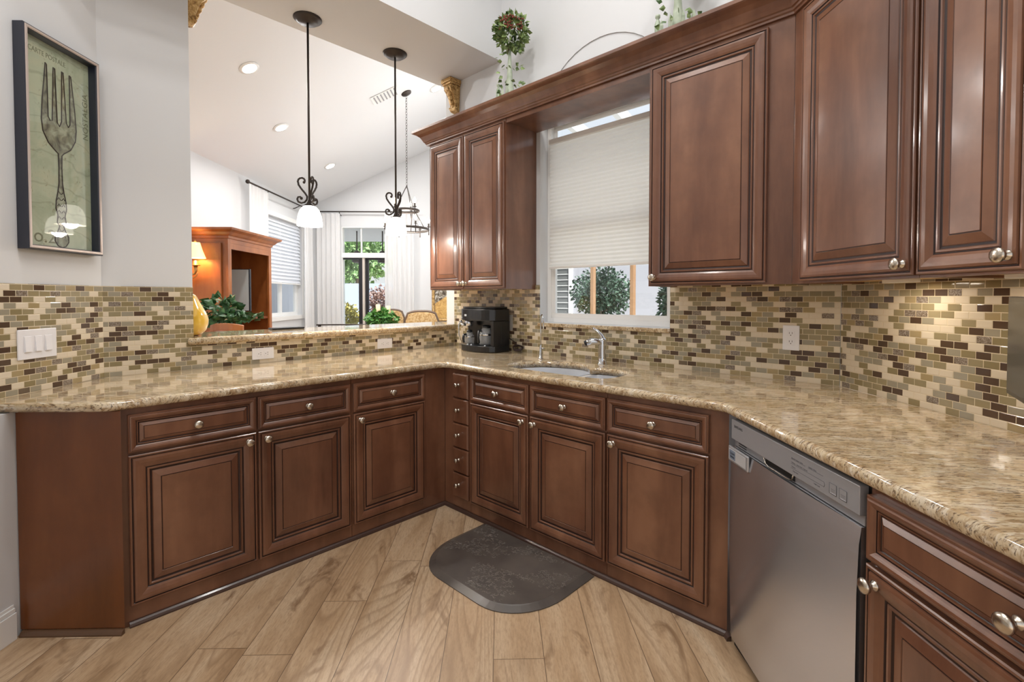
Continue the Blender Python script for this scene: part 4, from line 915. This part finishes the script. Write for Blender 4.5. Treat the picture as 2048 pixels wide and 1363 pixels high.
m = MB(); m.box(TF, cu - .125, cu + .19, 1.165, 1.625, cd_ - .03, cd_); obj('casing', m, Mat('dark_blue_black', (26, 34, 44), .3).m, tv2, bevel=.006)
m = MB(); m.box(TF, cu - .12, cu + .175, 1.175, 1.618, cd_ + .0005, cd_ + .0015); obj('screen', m, Mat('grey_switched_off_screen', (196, 204, 204), .5).m, tv2)
m = MB(); m.box(TF, cu - .06, cu + .12, 1.101, 1.11, cd_ - .09, cd_ + .05); m.box(TF, cu + .01, cu + .05, 1.11, 1.17, cd_ - .04, cd_ - .031); obj('stand', m, BLACKP, tv2)
# sconce on the armoire side, seen by the pillar
sc0 = st(-2.93, 4.72, 1.60)
so = thing('wall_sconce', sc0, 'lit gilt sconce with a small pleated cream shade beside the armoire', 'sconce')
GILT = Mat('gilt_metal', (196, 150, 88), .3, .8).m
p = lambda a, z: st(-3.09 + a, 4.73, z)
m = MB(); m.tube([p(-.02, 1.50), p(.03, 1.475), p(.08, 1.495), p(.10, 1.535), p(.14, 1.545), p(.155, 1.575), p(.152, 1.62)], [.010, .012, .012, .010, .010, .014, .02], 10); m.tube([p(.10, 1.535), p(.12, 1.50), p(.155, 1.52), p(.17, 1.555)], .007, 8); obj('arm', m, GILT, so)
m = MB(); m.lathe(p(.152, 1.62), [(.035, 0), (.042, .008), (.02, .012), (.014, .05), (0, .052)], 16); m.lathe(p(-.02, 1.42), [(0, 0), (.03, .02), (.045, .08), (.03, .15), (0, .17)], 14); obj('candle_cup', m, GILT, so)
m = MB(); m.lathe(p(.152, 1.695), [(.088, 0), (.084, .01), (.062, .07), (.048, .12), (.040, .15), (.036, .15), (.046, .115), (.06, .068), (.082, .008)], 18); obj('shade', m, LSH, so)
m = MB(); m.lathe(p(.152, 1.845), [(.006, 0), (.010, .012), (0, .03)], 10); obj('finial', m, GILT, so)
lamp('sconce_lamp', 'POINT', p(.152, 1.75), 5, (1, .75, .45), .03)
# living room pier that carries the sconce
# media box
m = MB(); m.box(FL, 5.20, 5.62, .99, 1.045, -3.10, -2.86)
# plant behind the bar
pl = thing('potted_ivy', st(-2.55, 4.45, 1.06), 'leafy green potted ivy behind the pear and before the armoire', 'plant')
m = MB(); c0 = st(-2.47, 4.35, 1.20); leafball(m, c0, .13, 130, .085, (1.2, 1.2, .9), .3)
for k in range(60):
    s_2 = random.uniform(-2.52, -2.08); leaf(m, st(s_2, 4.25 + random.uniform(-.1, .1), 1.10 + random.uniform(0, .07)), Vector((random.uniform(-1, 1), random.uniform(-1, 1), random.uniform(-.3, .5))), .07)
obj('foliage', m, GRN, pl, norm=False)
m = MB(); m.lathe(st(-2.47, 4.35, .77), [(.09, 0), (.12, .24), (.13, .25), (.115, .25), (.11, .23)], 20); obj('pot', m, Mat('terracotta', (170, 92, 56), .5).m, pl)
ds = thing('side_table', st(-2.45, 4.35), 'dark wooden side table under the potted ivy', 'table')
m = MB(); m.box(FE, -2.75, -2.15, .74, .768, -4.60, -4.10); obj('table_top', m, OAKD, ds, bevel=.005)
for a in (-2.72, -2.18):
    for b_ in (4.13, 4.57): m = MB(); m.box(FE, a - .02, a + .02, 0, .739, -b_ - .02, -b_ + .02); obj('leg', m, OAKD, ds)
# wooden bar stool with curved back
def stool(s, t, w, ztop_, col, label, thin=False):
    o = thing('bar_stool', st(s, t), label, 'bar stool')
    m = MB(); P = []
    for i in range(9):
        k = i / 8 * 2 - 1; P.append((s + w / 2 * k, t - .04 * (1 - k * k), ztop_ - (.018 if not thin else .004) * k * k))
    h = .011 if thin else .055
    vs = []
    for a, b_, z in P: vs += [st(a, b_, z), st(a, b_, z - h), st(a, b_ + .022, z - h), st(a, b_ + .022, z)]
    fs = []
    for i in range(8):
        for j in range(4): q = 4 * i; fs.append((q + j, q + (j + 1) % 4, q + 4 + (j + 1) % 4, q + 4 + j))
    fs += [(0, 1, 2, 3), (35, 34, 33, 32)]; m.add(vs, fs); obj('back_rail', m, col, o, bevel=.003)
    m = MB(); m.lathe(st(s, t - .20, .70), [(.0, 0), (.19, 0), (.20, .02), (.19, .05), (0, .055)], 24); obj('seat', m, col, o)
    for a in (-1, 1):
        m = MB(); m.tube([st(s + a * w * .44, t + .01, ztop_ - h), st(s + a * .16, t - .03, .70), st(s + a * .19, t + .0, 0)], .014, 8); obj('leg', m, col, o)
        m = MB(); m.tube([st(s + a * .15, t - .34, .70), st(s + a * .19, t - .38, 0)], .014, 8); obj('leg', m, col, o)
    m = MB(); m.tube([st(s - .175, t - .36, .28), st(s + .175, t - .36, .28)], .010, 8); m.tube([st(s - .185, t - .01, .28), st(s + .185, t - .01, .28)], .010, 8); obj('foot_rest', m, col, o)
stool(-2.20, 3.92, .26, 1.112, OAK, 'orange-brown wooden bar stool with a curved back rail behind the pear')
stool(-1.345, 4.10, .42, 1.095, IRON, 'black iron bar stool whose thin top rail shows over the bar', True)
# small things on the far edge of the bar
rm = MB(); rm.box(FY, 1.25, 1.47, 1.0946, 1.108, -3.53, -3.45); tag(obj('remote_control', rm, BLACKP, bevel=.004), 'black remote control lying on the far edge of the bar', 'remote control')
# dining table, chairs, flowers, candles
DTS, DTT = -1.50, 6.98
dt = thing('dining_table', st(DTS, DTT), 'round dark dining table beyond the bar', 'table')
m = MB(); m.lathe(st(DTS, DTT, .73), [(0, 0), (.48, 0), (.50, .015), (.48, .03), (0, .03)], 36); obj('table_top', m, OAKD, dt)
m = MB(); m.lathe(st(DTS, DTT, 0), [(.30, 0), (.28, .04), (.08, .10), (.06, .4), (.09, .65), (.2, .729)], 20); obj('pedestal', m, OAKD, dt)
TAN = Mat('tan_damask', (190, 158, 108), .8); v = TAN.coord('Object'); TAN.base(TAN.ramp(TAN.noise(v, 40, 3), [(.4, (176, 140, 88)), (.6, (206, 178, 132))])); TAN = TAN.m
CARV = Mat('carved_walnut', (96, 76, 60), .5).m
def chair(s, t, ang, w, label, zt=1.125):
    o = thing('dining_chair', st(s, t), label, 'chair')
    f = Fr((math.cos(yaw - PI / 2 + ang), math.sin(yaw - PI / 2 + ang))); c0 = st(s, t); cu, cd_ = c0.dot(f.U), c0.dot(f.D)
    out_ = []
    for i in range(13):
        k = i / 12 * 2 - 1; out_.append((cu + w / 2 * math.copysign(min(1, abs(k) * 1.0), k), zt - .05 * abs(k) ** 3 - (.07 if abs(k) > .99 else 0)))
    poly_ = [(cu - w / 2 * .92, .62)] + out_ + [(cu + w / 2 * .92, .62)]
    m = MB(); m.ext(f, poly_, cd_ - .02, cd_ + .03); obj('backrest', m, TAN, o, bevel=.012)
    m = MB(); m.tube([f.p(a, b_ + .008, cd_ + .008) for a, b_ in poly_], .020, 8, closed=True); obj('carved_frame', m, CARV, o)
    m = MB(); m.box(f, cu - w / 2, cu + w / 2, .40, .48, cd_ - .48, cd_ - .022); obj('seat', m, TAN, o, bevel=.02)
    for a in (-1, 1):
        for d in (-.45, .0): m = MB(); m.tube([f.p(cu + a * (w / 2 - .03), .40 if d < -.1 else .64, cd_ + d), f.p(cu + a * (w / 2 - .02), 0, cd_ + d + (.05 if d > -.1 else 0))], [.022, .014], 8); obj('leg', m, CARV, o)
chair(-1.72, 7.55, PI, .42, 'tan upholstered dining chair mostly hidden behind the flower centrepiece', 1.115)
chair(-1.045, 6.40, .1, .42, 'tan upholstered dining chair with a carved frame just below the wall painting', 1.125)
ce = thing('flower_centerpiece', st(-1.58, 6.55, .76), 'leafy green centrepiece on the dining table', 'plant')
m = MB(); leafball(m, st(-1.60, 6.55, 1.02), .15, 420, .07, (1.35, 1.35, .75), .2); obj('foliage', m, leafmat('bright_green_leaf', (44, 96, 36), (92, 142, 62)), ce, norm=False)
m = MB(); m.lathe(st(-1.60, 6.55, .761), [(.06, 0), (.09, .08), (.10, .15), (.08, .16)], 18); obj('bowl', m, WPL, ce)
for k, (a, h) in enumerate(((-1.73, 1.22), (-1.59, 1.20))):
    cn = thing('pillar_candle', st(a, 6.85, .76), ['taller cream pillar candle on the dining table before the glass door', 'shorter cream pillar candle half hidden by the centrepiece'][k], 'candle')
    m = MB(); m.lathe(st(a, 6.85, .761), [(.035, 0), (.012, .02), (.010, .25), (.036, .27)], 14); obj('holder', m, IRON, cn)
    m = MB(); m.lathe(st(a, 6.85, 1.032), [(.032, 0), (.032, h - 1.032), (.0, h - 1.030)], 16); obj('wax', m, Mat('cream_wax', (228, 212, 170), .5).m, cn)
# painting on the back wall
pt = thing('wall_painting', st(-1.0, TB - .02, .92), 'gold framed landscape painting glimpsed under the wall cabinet', 'picture')
m = MB(); m.rings(FE, -1.165, -.62, .915, 1.62, [(0, 0), (0, .02), (.02, .035), (.045, .028), (.05, .010)], -TB + .001, [0] * 4, False); obj('frame', m, GOLD, pt)
M = Mat('landscape_print', (200, 170, 110), .6); v = M.coord('Object'); a_ = M.noise(v, 14, 5, .7, .8); s3 = M.n('SeparateXYZ'); M.l(v, s3.inputs[0])
top = M.ramp(a_, [(.4, (70, 58, 44)), (.5, (150, 140, 120)), (.6, (206, 204, 200))]); bot = M.ramp(a_, [(.35, (176, 128, 62)), (.6, (222, 184, 112))])
dg_ = M.math('ADD', M.math('MULTIPLY', s3.outputs[2], 1), M.math('MULTIPLY', s3.outputs[0], -.9)); M.base(M.mix(M.math('GREATER_THAN', dg_, .36), bot, top))
m = MB(); m.box(FE, -1.112, -.672, .968, 1.567, -TB + .010, -TB + .014); obj('canvas', m, M.m, pt)

# curtains and rods
def sheer(fr, u0, u1, d, z0, z1, label, folds):
    m = MB(); n = folds * 8; vs = []
    for j, z in enumerate((z0, (z0 + z1) / 2, z1)):
        for i in range(n + 1):
            k = i / n; am = .028 if j < 2 else .016; vs.append(fr.p(u0 + (u1 - u0) * k, z, d + am * math.sin(2 * PI * folds * k) + .008 * math.sin(17 * k + j)))
    fs = [(j * (n + 1) + i, j * (n + 1) + i + 1, (j + 1) * (n + 1) + i + 1, (j + 1) * (n + 1) + i) for j in range(2) for i in range(n)]
    m.add(vs, fs, 0, True); return tag(obj('sheer_curtain', m, SHEER, norm=False), label, 'curtain')
zr = 2.735
sheer(FL, 6.05, 6.55, SL + .10, .02, zr - .02, 'white sheer curtain hanging beside the armoire', 6)
sheer(FL, 7.72, 8.08, SL + .10, .02, zr - .02, 'white sheer curtain at the far end of the blind window', 4)
sheer(FE, -3.05, -2.66, -TB + .10, .02, zr - .03, 'white sheer curtain on the corner side of the sliding door', 5)
sheer(FE, -1.93, -1.45, -TB + .10, .02, zr - .03, 'white sheer curtain on the painting side of the sliding door', 6)
def rod(fr, u0, u1, d, label, n):
    t = thing('curtain_rod', fr.p((u0 + u1) / 2, zr, d), label, 'curtain rod')
    m = MB(); m.tube([fr.p(u0, zr, d), fr.p(u1, zr, d)], .0105, 10); obj('pole', m, IRON, t)
    m = MB(); m.ball(fr.p(u0 - .03, zr, d), .026, 12, 8); obj('finial', m, IRON, t)
    for k in range(n):
        a = u0 + (u1 - u0) * (k + .5) / n; m = MB(); dW = (-TB if fr is FE else SL); m.tube([fr.p(a, zr - .015, d), fr.p(a, zr - .05, dW + .02), fr.p(a, zr - .05, dW + .003)], .007, 6); obj('bracket', m, IRON, t)
rod(FL, 6.06, 8.05, SL + .10, 'dark curtain rod above the blind window', 2); rod(FE, -3.10, -1.40, -TB + .10, 'dark curtain rod over the sliding glass door', 2)
# blind window
w2_ = thing('window_2', FL.p((LT0 + LT1) / 2, LZ0, SL - .07), None, None); w2_['kind'] = 'structure'
m = MB(); frame_rect(m, FL, LT0 + .001, LT1 - .001, LZ0 + .001, LZ1 - .001, .05, SL - .12, SL - .07); m.box(FL, (LT0 + LT1) / 2 - .02, (LT0 + LT1) / 2 + .02, LZ0 + .051, LZ1 - .051, SL - .12, SL - .07); obj('window_frame', m, TRIM, w2_)
m = MB(); m.box(FL, LT0 + .05, LT1 - .05, LZ0 + .05, LZ1 - .05, SL - .098, SL - .094); obj('glass', m, PANE, w2_)
m = MB(); frame_rect(m, FL, LT0 - .06, LT1 + .06, LZ0 - .06, LZ1 + .06, .06, SL + .001, SL + .018); obj('casing', m, TRIM, w2_)
bl = thing('window_blind', FL.p(7.25, 1.52, SL - .03), 'white horizontal slat blind lowered over two thirds of the living room window', 'window blind')
n = 17; m = MB()
for i in range(n):
    z = 1.54 + i * (.90 / n); m.add([FL.p(LT0 + .01, z, SL - .015), FL.p(LT1 - .01, z, SL - .015), FL.p(LT1 - .01, z + .054, SL - .045), FL.p(LT0 + .01, z + .054, SL - .045)], [(0, 1, 2, 3)])
obj('slats', m, BLIND, bl, norm=False)
m = MB(); m.box(FL, LT0 + .01, LT1 - .01, 1.515, 1.535, SL - .05, SL - .015); obj('bottom_rail', m, TRIM, bl)
# sliding door with transom
d1 = thing('door_1', FE.p((DS0 + DS1) / 2, 0, -TB), None, None); d1['kind'] = 'structure'
DBR = Mat('dark_bronze_door_frame', (44, 44, 48), .4, .3).m
m = MB(); m.box(FE, DS0, DS1, 1.985, 2.065, -TB - .11, -TB + .005); m.box(FE, DS0, DS0 + .012, 0, 2.50, -TB - .11, -TB); m.box(FE, DS1 - .012, DS1, 0, 2.50, -TB - .11, -TB); m.box(FE, DS0, DS1, 2.485, 2.504, -TB - .11, -TB); m.box(FE, -2.362, -2.345, 2.066, 2.485, -TB - .08, -TB - .03); obj('transom_frame', m, TRIM, d1)
m = MB(); m.box(FE, -2.40, -2.335, 0, 1.984, -TB - .06, -TB - .03); m.box(FE, -2.30, -2.245, 0, 1.984, -TB - .105, -TB - .075); m.box(FE, DS0 + .013, -2.40, 1.955, 1.984, -TB - .06, -TB - .03); m.box(FE, -2.245, DS1 - .013, 1.955, 1.984, -TB - .105, -TB - .075); m.box(FE, DS0 + .013, -2.40, 0, .06, -TB - .06, -TB - .03); m.box(FE, -2.245, DS1 - .013, 0, .06, -TB - .105, -TB - .075); obj('door_stile', m, DBR, d1)
m = MB(); m.box(FE, -2.335, -2.30, 0, 1.984, -TB - .075, -TB - .02); obj('stile_reflection', m, Mat('pale_reflection_strip', (205, 196, 186), .5).m, d1)  # pale strip coloured as the reflection along the dark door post
m = MB(); m.box(FE, DS0 + .013, -2.40, .06, 1.955, -TB - .047, -TB - .043); m.box(FE, -2.245, DS1 - .013, .06, 1.955, -TB - .092, -TB - .088); m.box(FE, DS0 + .013, DS1 - .013, 2.066, 2.485, -TB - .057, -TB - .053); obj('glass', m, PANE, d1)

# ceiling fittings in the living room
cn_ = Vector((-.483 / R2, .483 / R2, 1)).normalized() * -1
for i, (x, y) in enumerate(CANS):
    z = vault(x, y); lb = ['recessed downlight on the sloped ceiling nearer the pillar', 'recessed downlight low on the sloped ceiling between the two pendants', 'recessed downlight beside the gold corbel on the sloped ceiling', 'added downlight hidden above the header', 'added downlight close behind the pillar'][i]
    t_ = thing('recessed_light', (x, y, z), lb, 'ceiling light')
    m = MB(); m.lathe(Vector((x, y, z - .001)), [(.062, 0), (.085, 0), (.085, .006), (.062, .010)], 24, cn_); obj('ring', m, TRIM, t_)
    m = MB(); m.lathe(Vector((x, y, z - .001)), [(0, .006), (.061, .006), (.061, .009), (0, .009)], 24, cn_); obj('lens', m, CANL, t_)
vx, vy = 3.147, 5.089; vzz = vault(vx, vy); ve = thing('ceiling_vent', (vx, vy, vzz), 'white louvred air vent on the sloped living room ceiling', 'air vent')
ax = Vector((1, 1, 0)).normalized(); ay = ax.cross(cn_).normalized(); c0 = Vector((vx, vy, vzz)) + cn_ * .004
def plate3(m, c, a, b, ha, hb, th): 
    vs = [c + a * i * ha + b * j * hb + cn_ * k for k in (0, th) for i, j in ((-1, -1), (1, -1), (1, 1), (-1, 1))]; m.add(vs, [(0, 1, 2, 3), (7, 6, 5, 4), (0, 4, 5, 1), (1, 5, 6, 2), (2, 6, 7, 3), (3, 7, 4, 0)])
m = MB(); plate3(m, c0, ax, ay, .10, .17, .006); obj('plate', m, TRIM, ve)
m = MB()
for k in range(7): plate3(m, c0 + ay * (-.13 + k * .043) + cn_ * .008, ax, ay, .085, .008, .004)
obj('louvre', m, Mat('vent_shadow_grey', (150, 150, 152), .6).m, ve)

# chandelier
hx, hy = 3.43, 5.066; hz = vault(hx, hy)
ch = thing('chandelier', (hx, hy, 2.1), 'two-tier iron ring chandelier with lit candle bulbs over the dining area', 'chandelier')
m = MB(); m.lathe(Vector((hx, hy, hz - .002)), [(0, 0), (.065, 0), (.06, .012), (.02, .025), (0, .03)], 20, cn_); obj('canopy', m, IRON, ch)
m = MB(); z = hz - .03; k = 0
while z > 2.68:
    rr = .011; a = (k % 2) * PI / 2; P = [(hx + rr * math.cos(q) * math.cos(a), hy + rr * math.cos(q) * math.sin(a), z - .02 + .02 * math.sin(q)) for q in [2 * PI * i / 8 for i in range(8)]]; m.tube(P, .0025, 4, closed=True); z -= .033; k += 1
obj('chain', m, IRON, ch)
for rz, rr, nb in ((2.385, .145, 3), (2.155, .265, 6)):
    m = MB(); m.tube([(hx + rr * math.cos(2 * PI * i / 32), hy + rr * math.sin(2 * PI * i / 32), rz) for i in range(32)], .010, 8, closed=True, flat=1.5); obj('ring', m, IRON, ch)
    for k in range(nb):
        a = 2 * PI * (k + .3) / nb; px, py = hx + rr * math.cos(a), hy + rr * math.sin(a)
        m = MB(); m.tube([(px, py, rz - .07), (px, py, rz + .03)], .006, 6); m.lathe((px, py, rz + .03), [(.02, 0), (.022, .006), (.010, .008), (.010, .045), (0, .046)], 12); o = obj('candle_holder', m, IRON, ch)
        m = MB(); m.lathe((px, py, rz + .077), [(.004, 0), (.016, .02), (.017, .035), (.009, .06), (0, .075)], 12); obj('bulb', m, BULB, o)
for k in range(3):
    a = 2 * PI * k / 3 + .5; m = MB(); m.tube([(hx, hy, 2.69), (hx + .145 * math.cos(a), hy + .145 * math.sin(a), 2.385), (hx + .265 * math.cos(a + .3), hy + .265 * math.sin(a + .3), 2.155)], .005, 6); obj('stem', m, IRON, ch)
lamp('chandelier_lamp', 'POINT', (hx, hy, 2.05), 27, (1, .96, .92), .12)

# ------------------------------------------------------------------ outside, beyond the kitchen window
STUC = Mat('pale_stucco', (176, 176, 184), .9); STUC = STUC.m
PAVE = Mat('patio_pavers', (206, 202, 194), .8).m
m = MB(); m.add([(Xw + .13, .3, -.02), (12, .3, -.02), (12, 6, -.02), (Xw + .13, 3.2, -.02)], [(0, 1, 2, 3)]); struct('ground_courtyard', m, PAVE)
m = MB(); m.bx(7.5, 7.7, .6, 6.6, -.02, 2.95); struct('wall_courtyard', m, STUC)
cwn = thing('window_3', (7.49, 5.8, .7), None, None); cwn['kind'] = 'structure'
m = MB(); frame_rect(m, FX, -6.02, -5.55, .55, 2.3, .07, -7.499, -7.45); obj('window_frame', m, TRIM, cwn)
m = MB(); m.box(FX, -5.95, -5.62, .62, 2.23, -7.499, -7.49); obj('glass', m, Mat('dusky_glass', (110, 112, 112), .1).m, cwn)
m = MB()
for k in range(14): m.box(FX, -5.95, -5.62, .66 + k * .11, .672 + k * .11, -7.489, -7.48)
obj('blind_slat', m, TRIM, cwn)
WP = Mat('tan_wood_post', (170, 132, 98), .6).m
for (px, yy, lb) in ((4.6, 3.118, 'tan wooden pergola post in the courtyard before the clipped shrub'), (4.6, 2.612, 'tan wooden pergola post in the courtyard past the clipped shrub')):
    m = MB(); m.bx(px, px + .05, yy, yy + .045, -.02, 3.1); tag(obj('pergola_post', m, WP, bevel=.004), lb, 'post')
for k in range(5):
    m = MB(); y_ = 1.2 + k * .55; m.add([(3.2, y_, 3.1), (3.2, y_ + .06, 3.1), (5.6, y_ + .66, 3.1), (5.6, y_ + .6, 3.1), (3.2, y_, 3.24), (3.2, y_ + .06, 3.24), (5.6, y_ + .66, 3.24), (5.6, y_ + .6, 3.24)], [(0, 1, 2, 3), (7, 6, 5, 4), (0, 4, 5, 1), (1, 5, 6, 2), (2, 6, 7, 3), (3, 7, 4, 0)]); tag(obj('pergola_rafter', m, TRIM), 'white slanting pergola rafter above the courtyard', 'rafter', 'pergola rafters outside the kitchen window')
def shrub(name, c, r, n, size, mats, label, scl=(1, 1, 1), trunk=True, inner=.55):
    t = thing(name, (c[0], c[1], 0), label, 'shrub' if 'tree' not in name else 'tree')
    m = MB(); leafball(m, c, r, n, size, scl, inner); obj('foliage', m, mats, t, norm=False)
    if trunk:
        m = MB()
        for k in range(4): a = k * 1.7; m.tube([(c[0] + .05 * math.cos(a) * r, c[1] + .05 * math.sin(a) * r, -.02), (c[0] + .08 * r * math.cos(a), c[1] + .08 * r * math.sin(a), c[2] - r * scl[2] * .8), (c[0] + .5 * r * math.cos(a), c[1] + .5 * r * math.sin(a), c[2])], [.05 * r, .04 * r, .02 * r], 6)
        obj('trunk', m, Mat('grey_bark', (128, 116, 102), .8).m, t)
BUSH = leafmat('blue_green_leaf', (38, 62, 48), (92, 118, 100))
shrub('clipped_shrub', (5.35, 3.50, 1.38), .40, 3200, .045, BUSH, 'round clipped dark green shrub standing in the courtyard outside the kitchen window', (1, 1, .85), True, .3)
shrub('clipped_shrub', (5.0, 2.28, 1.28), .36, 900, .07, BUSH, 'second dark shrub in the courtyard, only its edge beside the window casing', (.6, .6, 1.0))
# ------------------------------------------------------------------ outside, beyond the sliding door
m = MB(); q = [st(-8, 8.35), st(6, 8.35), st(6, 26), st(-8, 26)]; m.add([(p_.x, p_.y, -.03) for p_ in q], [(0, 1, 2, 3)]); struct('ground_garden', m, PAVE)
m = MB(); m.box(FE, -7, 1.0, -.03, 1.72, -14.2, -14.0); struct('wall_garden', m, Mat('pale_blue_white_render', (178, 190, 208), .9).m)
m = MB(); m.box(FE, -6, .5, 2.62, 2.74, -11.4, -TB - .125); struct('ceiling_patio', m, CEILM)
m = MB(); m.box(FL, 4.5, 13.9, -.03, 2.9, -5.7, -5.5); struct('wall_side_yard', m, Mat('grey_render', (176, 180, 190), .9).m)
for k, (s, t, r) in enumerate(((-5.15, 17.2, 1.35), (-2.3, 18.0, 1.2), (-8.1, 18.0, 1.2))):
    shrub('garden_tree', st(s, t, 2.85), r, 2200, .20, leafmat('garden_green_%s' % 'abc'[k], (84, 128, 66), (168, 198, 136)), ['spreading green tree behind the garden wall, centred in the sliding door', 'green tree behind the garden wall toward the painting side', 'green tree behind the garden wall toward the blind window'][k], (1, 1, .8), True, .15)
shrub('hedge_bush', st(-3.05, 12.6, 1.20), .52, 1400, .08, leafmat('pinkish_leaf', (128, 96, 92), (196, 170, 160)), 'pinkish rounded bush against the garden wall seen through the sliding door', (1, 1, .8), True, .3)
shrub('hedge_bush', st(-3.95, 12.4, .82), .36, 1000, .08, leafmat('yellow_leaf', (150, 140, 60), (214, 206, 120)), 'yellow-green low bush against the garden wall seen through the sliding door', (1, 1, .9), True, .3)
def lantern(s, t, label):
    o = thing('patio_lantern', st(s, t, 2.1), label, 'lantern')
    m = MB(); m.tube([st(s, t, 2.619), st(s, t, 2.24)], .012, 6); obj('rod', m, IRON, o)
    m = MB(); m.lathe(st(s, t, 2.0), [(.08, 0), (.10, .02), (.10, .16), (.05, .22), (.01, .24)], 8, smooth=False); obj('lantern_body', m, IRON, o)
lantern(-2.33, 9.6, 'dark patio lantern hanging outside the transom pane, nearer the painting'); lantern(-2.83, 9.6, 'dark patio lantern hanging outside by the transom post')
